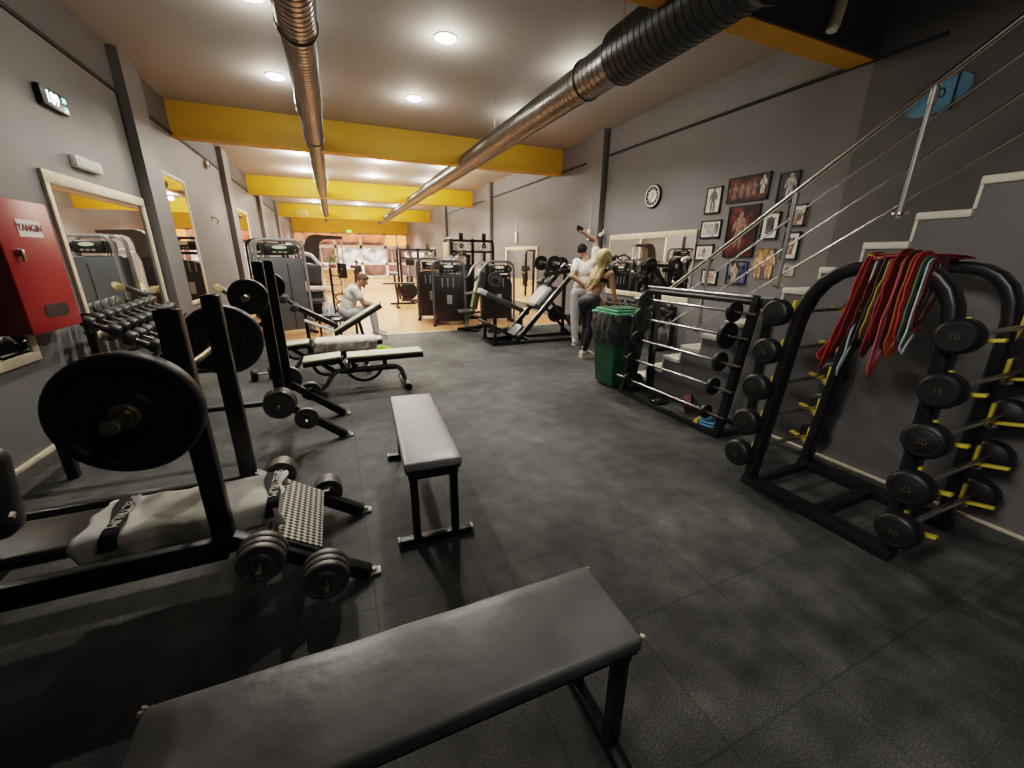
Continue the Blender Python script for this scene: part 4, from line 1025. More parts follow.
# ------------------------------------------------------------------ weight stack machines
def stack_tower(label, w, h, d, panel, frame, loc, rz, dome=False, handle=True, slot=True):
    t = thing('weight_stack_machine', label, 'gym machine', (0, 0, 0))
    r = .16; P = [(-w/2, 0, .03), (-w/2, 0, h*.5), (-w/2+.01, 0, h-r)]
    P += [(-w/2+.01+r*(1-math.cos(a)), 0, h-r+r*math.sin(a)) for a in [PI/2*k/6 for k in range(1, 7)]]
    P += [(x, 0, z) for (x, y, z) in []] + [(w/2-.01-r*(1-math.cos(a)), 0, h-r+r*math.sin(a)) for a in [PI/2*(6-k)/6 for k in range(0, 6)]] + [(w/2-.01, 0, h-r), (w/2, 0, h*.5), (w/2, 0, .03)]
    for y in (-d/2, d/2):
        MB().sweep([(x, y, z) for x, _, z in P], rrect(.05, .055, .016), up=(0, 1, 0)).build('arch_frame', M[frame], t)
    for x in (-w/2, w/2): MB().bx(x-.035, x+.035, -d/2-.12, d/2+.18, 0, .06, .008).build('base_foot', M['blackm'], t)
    b = MB()
    if dome:
        pl = [(-w/2+.05, .10), (w/2-.05, .10), (w/2-.05, h*.62)] + [((w/2-.05)*math.cos(a), h*.62+.22*math.sin(a)) for a in [PI*k/12 for k in range(1, 12)]] + [(-w/2+.05, h*.62)]
        b.prism(pl, 'y', -d/2-.012, d/2+.012)
    else:
        b.bx(-w/2+.04, w/2-.04, -d/2-.008, d/2+.008, .10, h-.31, .02)
    p = b.build('shroud_panel', M[panel], t)
    if not dome:
        MB().bx(w*.10, w*.125, -d/2-.011, -d/2-.006, .12, h-.42).build('panel_seam', M['blackm'], p)
    hd = MB().bx(-w*.30, w*.30, -d/2-.02, d/2+.02, h-.26, h-.07, .03).build('head_box', M['darkpanel'], t)
    MB().prism([(w*.15*math.cos(a), h-.125+.030*math.sin(a)) for a in [2*PI*k/24 for k in range(24)]], 'y', -d/2-.026, -d/2-.018).build('badge', M['limelight'], hd)
    lab_ = MB()
    for k in range(3): lab_.bx(-w*.15+k*w*.11, -w*.15+k*w*.11+w*.07, -d/2-.026, -d/2-.018, h-.225, h-.195)
    lab_.build('label_marks', M['silver'], hd)
    MB().bx(-w/2+.05, w/2-.05, -.03, .03, h-.36, h-.30).build('cross_bar', M['blackm'], t)
    for x in (-w*.30, -w*.36, w*.32): MB().cyl((x, -d/2+.03, h-.36), (x, -d/2+.03, h-.08), .011, n=8).build('guide_rod', M['chrome'], t)
    MB().lathe((w*.34, -d/2+.02, h-.17), (0, 1, 0), [(0, .02), (0, .07), (.015, .06), (.03, .07), (.03, .02)], 20, closed=True).build('pulley', M['blackm'], t)
    if slot and panel == 'darkpanel':
        for k in range(3): MB().bx(-w*.22+k*w*.17, -w*.19+k*w*.17, -d/2-.013, -d/2-.006, h*.60, h*.74).build('slot_mark', M['silver'], p)
        MB().bx(-w*.08, w*.08, -d/2-.014, -d/2-.006, h*.34, h*.48, .004).build('instruction_plate', M['silver'], p)
    t.location = loc; t.rotation_euler = (0, 0, rz)
    return t
stack_tower('tall grey panelled weight stack machine in a silver arch, left beyond the lime benches', .84, 1.76, .22, 'greypanel', 'silver', (-.93, 8.85, 0), .42)
stack_tower('near black weight stack tower in a silver arch, front of the centre machine group', .70, 1.42, .34, 'darkpanel', 'darksilver', (2.34, 8.98, 0), -.25)
stack_tower('black weight stack tower overlapped by the near one, left of the centre group', .66, 1.46, .34, 'darkpanel', 'darksilver', (2.16, 9.95, 0), -.25)
stack_tower('black domed weight stack tower in a silver arch behind the leg press', .72, 1.40, .34, 'darkpanel', 'darksilver', (3.52, 9.0, 0), -.12, dome=True)

# tan roller arm seen beside the grey machine
t = thing('roller_arm_machine', 'black leg machine with tan foam rollers beside the grey panelled tower', 'gym machine', (-1.55, 8.35, 0))
MB().bx(-1.8, -1.3, 8.28, 8.36, 0, .06, .006).build('base_beam', M['black'], t)
MB().bar((-1.55, 8.32, .04), (-1.60, 8.32, .86), .06, .06, up=(0, 1, 0)).build('post', M['black'], t)
MB().tube([(-1.85, 8.25, .98), (-1.72, 8.25, .88), (-1.58, 8.22, .88), (-1.42, 8.15, 1.0)], .045, 12).build('bent_arm', M['vinyl'], t)
MB().cyl((-1.42, 8.0, 1.0), (-1.20, 8.45, 1.02), .055, n=20, bev=.008).build('foam_roller', M['tan'], t)
MB().cyl((-1.78, 8.05, .96), (-1.90, 8.5, .96), .055, n=20, bev=.008).build('foam_roller', M['tan'], t)

stack_tower('tall black domed machine standing against the left wall beyond the grey tower', .8, 1.85, .4, 'darkpanel', 'blackm', (-1.45, 11.7, 0), .3, dome=True)
# white framed press machine and grey hooded machine behind the grey tower
t = thing('white_press_machine', 'white tubed press machine with black pads behind the grey tower', 'gym machine', (-.45, 10.6, 0))
MB().tube([(-.85, 10.6, .05), (-.85, 10.6, 1.35), (-.80, 10.6, 1.50), (-.65, 10.6, 1.56), (-.45, 10.6, 1.50), (-.30, 10.6, 1.30), (-.26, 10.6, 1.0), (-.22, 10.6, .05)], .040, 12, up=(0, 1, 0)).build('white_frame', M['white_metal'], t)
MB().bar((-.85, 10.52, .78), (-.05, 10.52, .76), .09, .09, bev=.02).build('white_cross_tube', M['white_metal'], t)
MB().box((-.52, 10.5, 1.12), (.48, .12, .40), (0, .12, 0), .05, 3).build('back_pad', M['vinyl'], t)
MB().box((-.50, 10.35, .50), (.46, .42, .10), None, .03, 3).build('seat_pad', M['vinyl'], t)
MB().box((-.52, 10.62, .40), (.44, .10, .6), None, .02).build('stack_cover', M['darkpanel'], t)
MB().tube([(-.10, 10.45, .3), (-.05, 10.45, .8), (-.10, 10.42, 1.2), (-.25, 10.35, 1.35)], .022, 10).build('press_arm', M['white_metal'], t)
MB().bx(-.95, .0, 10.55, 10.65, 0, .06).build('base_beam', M['black'], t)
t = thing('hooded_cable_machine', 'tall cable machine with a grey curved hood in front of the windows', 'gym machine', (-.3, 12.3, 0))
hd = [(-.72, 1.42), (-.32, 1.42), (-.30, 1.72), (-.26, 1.84), (-.15, 1.90), (.30, 1.92), (.30, 1.99), (-.38, 2.02), (-.50, 1.99), (-.60, 1.88), (-.66, 1.70)]
MB().prism(hd, 'y', 12.15, 12.45).build('hood', M['greypanel'], t)
MB().bx(-.70, -.34, 12.17, 12.43, .06, 1.42, .02).build('stack_column', M['darkpanel'], t)
for x in (.14, .26): MB().cyl((x, 12.3, .05), (x, 12.3, 1.92), .022, n=10).build('guide_post', M['white_metal'], t)
MB().bx(-.75, .35, 12.1, 12.5, 0, .06, .01).build('base', M['black'], t)
MB().bx(.08, .32, 12.2, 12.4, .9, 1.3, .03).build('carriage', M['blackm'], t)
MB().cyl((.18, 12.1, 1.15), (.24, 12.3, 1.15), .02, n=10).build('carriage_knob', M['chrome'], t)

# kettlebell tree with rings near the bottles
t = thing('accessory_stand', 'black stand with curled hooks and rings left of the seated man', 'stand', (-.08, 9.4, 0))
MB().cyl((-.08, 9.4, .02), (-.08, 9.4, 1.25), .025, n=12).build('pole', M['black'], t)
MB().lathe((-.08, 9.4, 0), (0, 0, 1), [(0, .22), (.02, .22), (.035, .05)], 24).build('base', M['black'], t)
for k, z in enumerate((1.12, .92, .72, .55, .42)):
    MB().tube([(-.08, 9.4, z), (.02, 9.38, z-.03), (.10, 9.36, z), (.11, 9.36, z+.05)], .013, 8).build('hook', M['black'], t)
    if k > 1: MB().lathe((.05, 9.36, z-.07), (.2, 1, .1), [(-.008, .075), (-.008, .10), (.008, .10), (.008, .075)], 24, closed=True).build('ring', M['blackm'], t)
t = thing('side_stool', 'low black stool carrying two water bottles', 'stool', (-.20, 8.5, 0))
MB().bx(-.40, .02, 8.35, 8.65, .36, .40, .01).build('stool_top', M['blackm'], t)
for x in (-.37, -.01):
    for y in (8.38, 8.62): MB().bar((x, y, 0), (x, y, .36), .03, .03, up=(0, 1, 0)).build('leg', M['black'], t)
for k, x in enumerate((-.26, -.12)):
    t = thing('water_bottle', ('clear water bottle on the low stool, left of the pair', 'clear water bottle on the low stool, right of the pair')[k], 'bottle', (x, 8.45, .40))
    MB().lathe((x, 8.45, .401), (0, 0, 1), [(0, .035), (.01, .038), (.13, .038), (.17, .030), (.20, .014), (.215, .014)], 20).build('bottle_body', M['water'], t)
    MB().cyl((x, 8.45, .617), (x, 8.45, .640), .017, n=14).build('cap', M['palebl'], t)

# shoulder press bench with lime edged pads in the centre group
t = thing('shoulder_press_machine', 'upright press machine with a lime edged back pad in the centre group', 'gym machine', (2.75, 8.2, 0))
MB().bar((2.62, 8.05, .46), (2.86, 8.25, 1.22), .26, .07, up=(1, -.7, 0), bev=.02).build('back_pad', M['vinyl'], t)
MB().bar((2.585, 8.045, .47), (2.825, 8.245, 1.23), .22, .05, up=(1, -.7, 0), bev=.01).build('lime_pad_face', M['limeedge'], t)
MB().box((2.42, 8.0, .42), (.34, .30, .07), (0, -.06, -.2), .02, 3).build('seat_pad', M['vinyl'], t)
MB().bar((2.40, 8.0, .03), (2.52, 8.05, .40), .06, .06, up=(0, 1, 0)).build('seat_post', M['silver'], t)
MB().bar((2.36, 7.95, .05), (2.98, 8.3, .05), .08, .08).build('base_beam', M['black'], t)
MB().bar((2.3, 8.2, .03), (2.62, 7.8, .03), .06, .05).build('front_foot', M['black'], t)
MB().bar((2.82, 8.5, .03), (3.1, 8.1, .03), .06, .05).build('rear_foot', M['black'], t)
MB().bar((2.92, 8.27, .05), (3.02, 8.32, 1.35), .08, .07, up=(0, 1, 0)).build('mast', M['black'], t)
for sy in (-1, 1):
    MB().tube([(3.0, 8.3+sy*.10, 1.34), (2.92, 8.25+sy*.24, 1.40), (2.75, 8.18+sy*.30, 1.30), (2.62, 8.1+sy*.30, 1.12)], .022, 10).build('press_arm', M['silver'], t)
    MB().cyl((2.63, 8.12+sy*.30, 1.13), (2.55, 8.05+sy*.30, 1.05), .028, n=12).build('grip', M['blackm'], t)
    MB().cyl((3.05, 8.3+sy*.05, 1.05), (3.12, 8.3+sy*.40, 1.05), .024, n=12).build('weight_horn', M['chrome'], t)
    MB().bar((2.42, 8.0+sy*.05, .78), (2.66, 8.05+sy*.05, .80), .03, .03).build('lap_bar', M['silver'], t)
for k, sy in enumerate((-1, 1)):
    plate((3.09, 8.3+sy*.27, 1.05), (.2, 1, 0), .15, .05, M['iron_dark'], ('dark plate on the near horn of the lime edged press machine', 'dark plate on the far horn of the lime edged press machine')[k], 'plates on the press machine')
# lever row machine with pale pads right behind it
t = thing('lever_row_machine', 'black lever machine with pale grips between the two black towers', 'gym machine', (3.0, 9.75, 0))
MB().bx(2.80, 3.3, 9.60, 9.90, 0, .06).build('base', M['black'], t)
MB().bar((3.0, 9.75, .05), (3.05, 9.75, 1.55), .09, .08, up=(0, 1, 0)).build('mast', M['black'], t)
for sy in (-1, 1):
    MB().tube([(3.05, 9.75, 1.50), (2.85, 9.75+sy*.22, 1.60), (2.62, 9.75+sy*.28, 1.46)], .028, 10).build('lever_arm', M['black'], t)
    MB().cyl((2.70, 9.65+sy*.28, 1.50), (2.56, 9.65+sy*.28, 1.36), .05, n=14, bev=.01).build('steel_grip', M['silver'], t)
    MB().cyl((2.70, 9.55+sy*.22, 1.15), (2.60, 9.55+sy*.22, .98), .05, n=14, bev=.01).build('steel_grip', M['silver'], t)
MB().box((2.85, 9.67, 1.0), (.16, .30, .40), (0, .15, 0), .03, 3).build('chest_pad', M['vinyl'], t)
MB().box((2.75, 9.67, .5), (.34, .30, .09), None, .03, 3).build('seat_pad', M['vinyl'], t)

MB().bx(2.86, 3.24, 9.92, 10.08, .06, 1.32, .03).build('stack_cover', M['darkpanel'], t)
# multi gym frame behind, cable station farther back
def multi_gym(x, y, w, d, h, label, pale=None):
    t = thing('cable_crossover_frame', label, 'gym machine', (x, y, 0))
    for sx in (-1, 1):
        for sy in (-1, 1): MB().bar((x+sx*w/2, y+sy*d/2, 0), (x+sx*w/2, y+sy*d/2, h-.12), .07, .07, up=(0, 1, 0)).build('post', M['black'], t)
        MB().tube([(x+sx*w/2, y-d/2, h-.14), (x+sx*w/2, y-d/2+.05, h-.03), (x+sx*w/2, y-d/2+.15, h), (x+sx*w/2, y+d/2-.15, h), (x+sx*w/2, y+d/2-.05, h-.03), (x+sx*w/2, y+d/2, h-.14)], .035, 10).build('top_arch', M['black'], t)
    for z in (h-.05, h-.32): MB().bar((x-w/2, y-d/2, z), (x+w/2, y-d/2, z), .06, .06).build('cross_bar', M['black'], t)
    MB().bar((x, y-d/2, 0), (x, y-d/2, h), .07, .06, up=(0, 1, 0)).build('centre_post', M['black'], t)
    for sx in (-.55, .55):
        MB().cyl((x+sx*w/2, y-d/2-.02, h-.03), (x+sx*w/2, y-d/2-.02, h+.14), .055, n=14, bev=.01).build('foam_grip', M['foam'], t)
        s = MB().bx(x+sx*w/2-.11, x+sx*w/2+.11, y-d/2-.06, y-d/2+.06, .12, .85, .01).build('weight_stack', M['darkpanel'], t)
        for k in range(2): MB().cyl((x+sx*w/2-.06+.12*k, y-d/2, .85), (x+sx*w/2-.06+.12*k, y-d/2, h-.32), .010, n=8).build('guide_rod', M['chrome'], t)
        MB().lathe((x+sx*w/2, y-d/2-.06, h-.18), (0, 1, 0), [(0, .02), (0, .06), (.02, .05), (.04, .06), (.04, .02)], 18, closed=True).build('pulley', M['blackm'], t)
    for k in range(4):
        MB().bx(x-w*.38+k*w*.21, x-w*.38+k*w*.21+w*.13, y-d/2-.05, y-d/2-.035, h-.30, h-.14, .004).build('number_plate', M['white'], t)
    if pale: MB().bx(x-w/2-.05, x-w/2+.35, y-d/2+.1, y+d/2, h-.55, h-.08, .03).build('pale_panel', M['cream'], t)
    MB().bx(x-w/2-.05, x+w/2+.05, y-d/2-.05, y-d/2+.05, 0, .05).build('base_beam', M['black'], t)
    return t
multi_gym(3.45, 11.0, 1.15, .7, 1.95, 'tall black cable frame with foam topped posts rising behind the centre group', pale=True)
multi_gym(2.70, 14.75, 1.2, .7, 1.76, 'black cable frame farther back, left of the tall one')
t = thing('flat_table_bench', 'thin black bench on a bent leg far down the wooden floor', 'bench', (1.95, 12.6, 0))
MB().box((1.75, 12.6, .72), (.95, .28, .05), None, .02, 3).build('pad', M['vinyl'], t)
MB().tube([(1.75, 12.6, .70), (1.78, 12.6, .45), (1.90, 12.6, .25), (2.2, 12.6, .14), (2.6, 12.6, .14)], .03, 10, up=(0, 1, 0)).build('bent_leg', M['black'], t)
MB().bar((1.72, 12.6, .7), (1.66, 12.6, .03), .04, .04, up=(0, 1, 0)).build('front_leg', M['black'], t)
MB().bx(1.62, 1.70, 12.35, 12.85, 0, .05).build('foot_bar', M['black'], t)
MB().bx(2.50, 2.6, 12.35, 12.85, 0, .12).build('rear_foot', M['black'], t)
# exercise bike in front of the far windows
t = thing('exercise_bike', 'dark exercise bike with a pale saddle near the far cable frame', 'exercise bike', (1.9, 13.45, 0))
BY = 13.45
MB().bx(1.55, 2.35, BY-.04, BY+.04, 0, .06).build('base_beam', M['black'], t)
MB().cyl((2.15, BY-.08, .42), (2.15, BY+.08, .42), .28, n=26, bev=.03).build('flywheel_cover', M['darkpanel'], t)
MB().bar((1.80, BY, .05), (1.73, BY, .95), .06, .06, up=(0, 1, 0)).build('seat_post', M['black'], t)
MB().box((1.71, BY, .98), (.28, .2, .09), None, .04, 3).build('saddle', M['vinyl2'], t)
MB().bar((2.15, BY, .4), (2.25, BY, 1.25), .07, .06, up=(0, 1, 0)).build('mast', M['silver'], t)
MB().box((2.25, BY-.05, 1.32), (.26, .08, .2), None, .02).build('console', M['darkpanel'], t)
MB().tube([(2.23, BY-.25, 1.16), (2.13, BY-.22, 1.2), (2.21, BY, 1.2), (2.13, BY+.22, 1.2), (2.23, BY+.25, 1.16)], .018, 8).build('handlebar', M['silver'], t)
for q in (-1, 1): MB().bar((2.05, BY+q*.14, .30+q*.1), (2.05, BY+q*.24, .30+q*.1), .09, .03).build('pedal', M['blackm'], t)
MB().cyl((2.05, BY-.14, .3), (2.05, BY+.14, .3), .02, n=10).build('crank_axle', M['chrome'], t)
o = thing('bucket', 'pale blue bucket on the floor beside the tan topped person', 'bucket', (2.30, 11.9, 0))
MB().lathe((2.30, 11.75, 0), (0, 0, 1), [(0, .11), (.0, .115), (.30, .15), (.31, .155), (.31, .14), (.03, .105)], 24).build('bucket_body', M['palebl'], o)
MB().tube(arc((2.30, .30), .15, PI*.05, PI*.95, 10, lambda u, v: (u, 11.75, v)), .006, 6, up=(0, 1, 0)).build('bail_handle', M['chrome'], o)
# brick counter with plant and treadmill-like clutter near the windows
t = thing('brick_planter', 'low orange brick planter wall near the far windows', 'planter', (.0, 19, 0))
MB().bx(-.55, .75, 18.6, 19.1, 0, .92).build('brick_wall', M['brick'], t)
MB().bx(-.60, .80, 18.55, 19.15, .92, .98, .01).build('cap_stone', M['cream'], t)
t = thing('potted_plant', 'bushy olive green plant on the brick planter', 'plant', (-.05, 18.85, .98))
MB().lathe((-.05, 18.85, .98), (0, 0, 1), [(0, .10), (.16, .14), (.17, .14), (.17, .12)], 18).build('pot', M['terracotta'], t)
b = MB(); rnd = random.Random(5)
for k in range(90):
    a, el, rr = rnd.uniform(0, 2*PI), rnd.uniform(.1, 1.4), rnd.uniform(.08, .34)
    c = V((-.05+rr*math.cos(a)*math.cos(el), 18.85+rr*math.sin(a)*math.cos(el), 1.18+rr*math.sin(el)*1.3))
    b.ell(c, (.07, .025, .008), rot=(rnd.uniform(-1, 1), rnd.uniform(-1, 1), a), n=6, m=4)
b.build('foliage', M['leaf'], t)
#@@PEOPLE
# ------------------------------------------------------------------ people
def blend(mb, voxel, name, m, parent, it=4):
    """one continuous skin over the tapered limbs"""
    o = mb.build(name, m, parent)
    r = o.modifiers.new('r', 'REMESH'); r.mode = 'VOXEL'; r.voxel_size = voxel; r.use_smooth_shade = True
    s = o.modifiers.new('s', 'SMOOTH'); s.iterations = it; s.factor = .5
    bpy.context.view_layer.update()
    dg = bpy.context.evaluated_depsgraph_get()
    me = bpy.data.meshes.new_from_object(o.evaluated_get(dg)); me.name = name
    o.modifiers.clear(); old = o.data; o.data = me; bpy.data.meshes.remove(old)
    me.polygons.foreach_set('use_smooth', [True]*len(me.polygons))
    return o
def orient(fwd, up):
    u = V(up).normalized(); f = V(fwd); f = (f-u*f.dot(u)).normalized(); s = u.cross(f)   # local x = side, y = forward, z = up
    return Matrix((f.cross(u), f, u)).transposed()
def hand(b, w, d, n, side, curl=.5, s=1.):
    """palm, four unequal bent fingers and a thumb; d along the hand, n palm normal, side towards the thumb"""
    w, d, n = V(w), V(d).normalized(), V(n).normalized(); t = d.cross(n).normalized()*side
    for k in range(4):
        kn = w+d*.085*s+t*(.030-.020*k)*s
        b.cap(w+t*(.016-.011*k)*s, kn, .017*s, .0125*s, 8)
        L = (.072, .080, .074, .058)[k]*s
        a = kn+(d*math.cos(curl*.6)+n*math.sin(curl*.6))*L*.5
        e = a+(d*math.cos(curl*1.7)+n*math.sin(curl*1.7))*L*.5
        b.cap(kn, a, .0105*s, .0095*s, 8); b.cap(a, e, .0095*s, .008*s, 8)
    p = w+d*.030*s+t*.030*s; q = p+(d*.65+t*.75+n*.2)*.038*s; r = q+(d*.9+t*.15+n*.45)*.034*s
    b.cap(p, q, .0135*s, .0115*s, 8); b.cap(q, r, .011*s, .009*s, 8)
def person(name_label, J, face, up, skin, female=False, s=1., hands=None, voxel=.011):
    t = thing('person', name_label, 'person', J['base'])
    b = MB(); g = {k: V(v) for k, v in J.items()}
    pel, ch, nk, hd = g['pelvis'], g['chest'], g['neck'], g['head']
    sw = (g['sh_r']-g['sh_l']).normalized(); tu = (nk-pel).normalized(); R = orient(tu.cross(sw) if True else face, tu)
    R = Matrix((sw, tu.cross(sw), tu)).transposed()
    if female:
        b.ell(pel, (.165*s, .125*s, .13*s), rot=R); b.ell(pel.lerp(ch, .5), (.12*s, .085*s, .15*s), rot=R); b.ell(ch, (.15*s, .10*s, .15*s), rot=R)
        b.ell(pel-R.col[1]*.05*s-tu*.03, (.15*s, .10*s, .11*s), rot=R)
    else:
        b.ell(pel, (.165*s, .115*s, .13*s), rot=R); b.ell(pel.lerp(ch, .5), (.15*s, .105*s, .17*s), rot=R); b.ell(ch, (.185*s, .12*s, .17*s), rot=R)
    b.cap(ch+tu*.10*s, nk, .075*s, .055*s); b.cap(nk, hd-tu*.03, .055*s, .052*s)
    H = orient(face, up); fx, fy, fz = H.col[0], H.col[1], H.col[2]
    def hp(x, y, z): return hd+(fx*x+fy*y+fz*z)*s
    b.ell(hd, (.075*s, .094*s, .112*s), rot=H); b.ell(hp(0, .03, -.055), (.055*s, .06*s, .055*s), rot=H)
    b.cap(hp(0, .09, .012), hp(0, .112, -.022), .010*s, .015*s, 8); b.ell(hp(0, .085, -.095), (.026*s, .022*s, .018*s), rot=H)
    for e in (-1, 1): b.ell(hp(e*.078, -.005, -.01), (.010*s, .020*s, .030*s), rot=H, n=10, m=6)
    for sd in ('l', 'r'):
        sh, el, wr = g['sh_'+sd], g['el_'+sd], g['wr_'+sd]; f = .82 if female else 1.
        b.cap(ch.lerp(sh, .55), sh, .085*s*f, .064*s*f); b.cap(sh, el, .056*s*f, .042*s*f); b.cap(el, el.lerp(wr, .35), .042*s*f, .043*s*f); b.cap(el.lerp(wr, .3), wr, .043*s*f, .028*s*f)
        hi, kn, an, to = g['hip_'+sd], g['kn_'+sd], g['an_'+sd], g['to_'+sd]
        b.cap(hi, kn, .092*s, .056*s); b.cap(kn, kn.lerp(an, .3), .056*s, .058*s); b.cap(kn.lerp(an, .28), an, .058*s, .036*s); b.cap(an-V((0, 0, .02)), to, .036*s, .030*s)
        d, n, th = hands[sd]; hand(b, wr, d, n, th, .6, s*(.92 if female else 1.))
    body = blend(b, voxel*.62, 'body', skin, t, 3)
    # eyes, brows and mouth
    for e in (-1, 1):
        q = MB().ell(hp(e*.031, .083, .012), (.013*s, .008*s, .008*s), rot=H, n=10, m=6).build('eye', M['eye'], body)
        MB().ell(hp(e*.031, .0905, .012), (.005*s, .003*s, .005*s), rot=H, n=8, m=5).build('pupil', M['blackprint'], q)
        MB().ell(hp(e*.031, .087, .032), (.018*s, .006*s, .004*s), rot=H, n=10, m=5).build('eyebrow', M['hair_dark'], body)
    MB().ell(hp(0, .090, -.058), (.024*s, .008*s, .007*s), rot=H, n=10, m=6).build('mouth', M['lip'], body)
    return t, g, R, hp, H
def garment(t, segs, m, name, voxel=.012, it=5):
    b = MB()
    for q in segs:
        if q[0] == 'c': b.cap(*q[1:])
        else: b.ell(q[1], q[2], rot=q[3])
    return blend(b, voxel, name, m, t, it)
def trousers(t, g, R, m, grow=.016, end=.94, s=1., name='trousers', hipw=.165):
    sg = [('e', g['pelvis'], ((hipw+grow)*s, (.122+grow)*s, .125*s), R)]
    for sd in 'lr':
        hi, kn, an = g['hip_'+sd], g['kn_'+sd], g['an_'+sd]
        sg += [('c', hi, kn, (.092+grow)*s, (.058+grow)*s), ('c', kn, kn.lerp(an, end), (.058+grow)*s, (.038+grow*1.1)*s)]
    return garment(t, sg, m, name)
def tshirt(t, g, R, m, grow=.016, sleeve=.5, s=1., name='tshirt', low=.10):
    tu = R.col[2]
    sg = [('e', g['pelvis']+tu*low, ((.158+grow)*s, (.115+grow)*s, .15*s), R), ('e', g['pelvis'].lerp(g['chest'], .5), ((.155+grow)*s, (.11+grow)*s, .18*s), R), ('e', g['chest'], ((.188+grow)*s, (.122+grow)*s, .175*s), R)]
    for sd in 'lr':
        sh, el = g['sh_'+sd], g['el_'+sd]
        sg += [('c', g['chest'].lerp(sh, .55), sh, (.088+grow*.6)*s, (.068+grow)*s), ('c', sh, sh.lerp(el, sleeve), (.062+grow)*s, (.056+grow)*s)]
    return garment(t, sg, m, name)

# man in white with one arm raised
mx, my = 3.93, 5.95
J = dict(base=(mx, my, 0), pelvis=(mx-.02, my, .95), chest=(mx+.02, my+.01, 1.28), neck=(mx+.01, my+.03, 1.49), head=(mx-.02, my+.07, 1.61),
         sh_l=(mx-.10, my+.10, 1.42), el_l=(mx-.26, my-.02, 1.20), wr_l=(mx-.08, my-.13, 1.06),
         sh_r=(mx+.14, my-.10, 1.46), el_r=(mx+.14, my-.06, 1.77), wr_r=(mx-.08, my-.02, 1.90),
         hip_l=(mx-.09, my+.06, .90), kn_l=(mx-.10, my+.08, .50), an_l=(mx-.08, my+.06, .09), to_l=(mx+.02, my+.18, .04),
         hip_r=(mx+.06, my-.05, .90), kn_r=(mx+.05, my-.04, .50), an_r=(mx+.05, my-.06, .09), to_r=(mx+.16, my+.05, .04))
t, g, R, hp, H = person('person in white tee and pale trousers with one arm raised holding a phone', J, (.85, .5, .1), (-.1, .1, 1), M['skin'], hands={'l': ((1, .15, -.25), (.2, 1, 0), 1), 'r': ((-.9, .1, .15), (.1, 0, 1), 1)})
tshirt(t, g, R, M['white_cloth'], .012, .55)
trousers(t, g, R, M['grey_cloth'], .022, .95)
shoe((g['an_l'].x+.03, g['an_l'].y+.03, 0), .75, M['white'], M['white'], 'shoe', t); shoe((g['an_r'].x+.03, g['an_r'].y+.03, 0), .65, M['white'], M['white'], 'shoe', t)
b = MB().ell(hp(0, -.014, .028), (.084, .094, .096), rot=H)
b.build('hair', M['hair_dark'], t)
o = thing('phone', 'dark phone held up by the man in white', 'phone', (mx-.19, my-.02, 1.95))
MB().box((mx-.165, my-.03, 1.955), (.15, .018, .075), (0, .3, .2), .006).build('phone_case', M['blackm'], o)

# blonde woman
wx, wy = 3.47, 5.12
J = dict(base=(wx, wy, 0), pelvis=(wx+.04, wy, .88), chest=(wx+.15, wy-.04, 1.18), neck=(wx+.20, wy-.06, 1.37), head=(wx+.215, wy-.06, 1.50),
         sh_l=(wx+.12, wy+.11, 1.29), el_l=(wx+.22, wy+.15, 1.03), wr_l=(wx+.33, wy+.10, .86),
         sh_r=(wx+.24, wy-.19, 1.28), el_r=(wx+.29, wy-.24, 1.00), wr_r=(wx+.34, wy-.22, .78),
         hip_l=(wx+.00, wy+.08, .84), kn_l=(wx+.06, wy+.09, .46), an_l=(wx+.02, wy+.08, .09), to_l=(wx+.15, wy+.10, .035),
         hip_r=(wx+.05, wy-.08, .84), kn_r=(wx+.04, wy-.06, .47), an_r=(wx-.02, wy-.02, .12), to_r=(wx+.10, wy-.05, .045))
t, g, R, hp, H = person('person with long blond hair in a black sports top and leggings leaning toward the mirror', J, (.95, .12, -.12), (.15, 0, 1), M['skin'], female=True, hands={'l': ((.5, 0, -.8), (-.3, -.9, 0), 1), 'r': ((.3, .1, -.95), (-.9, .2, 0), -1)})
sg = [('e', g['pelvis'], (.175, .137, .125), R), ('e', g['pelvis']-R.col[1]*.05-R.col[2]*.03, (.162, .114, .122), R)]
for sd in 'lr': sg += [('c', g['hip_'+sd], g['kn_'+sd], .102, .066), ('c', g['kn_'+sd], g['kn_'+sd].lerp(g['an_'+sd], .28), .066, .068), ('c', g['kn_'+sd].lerp(g['an_'+sd], .28), g['kn_'+sd].lerp(g['an_'+sd], .95), .068, .046)]
garment(t, sg, M['dark_legging'], 'leggings')
tu = R.col[2]
garment(t, [('e', g['chest'], (.158, .108, .085), R), ('c', g['chest']+tu*.04+R.col[0]*.07, g['chest']+tu*.14+R.col[0]*.08, .060, .045), ('c', g['chest']+tu*.04-R.col[0]*.07, g['chest']+tu*.14-R.col[0]*.08, .060, .045)], M['dark_cloth'], 'sports_top')
rs = random.Random(11); strands = []
for k in range(9):
    o_ = R.col[0]*(-.085+.0175*k); a_ = g['neck']-R.col[1]*(.07+rs.uniform(-.012, .012))+o_*.7
    b_ = g['chest']-R.col[1]*(.105+rs.uniform(-.012, .018))+o_; c_ = g['pelvis'].lerp(g['chest'], rs.uniform(.50, .95))-R.col[1]*(.095+rs.uniform(0, .02))+o_*1.1-R.col[0]*.02
    strands += [('c', hp(0, -.07, -.04)+o_*.4, a_, .036, .032), ('c', a_, b_, .032, .030), ('c', b_, c_, .029, .012)]
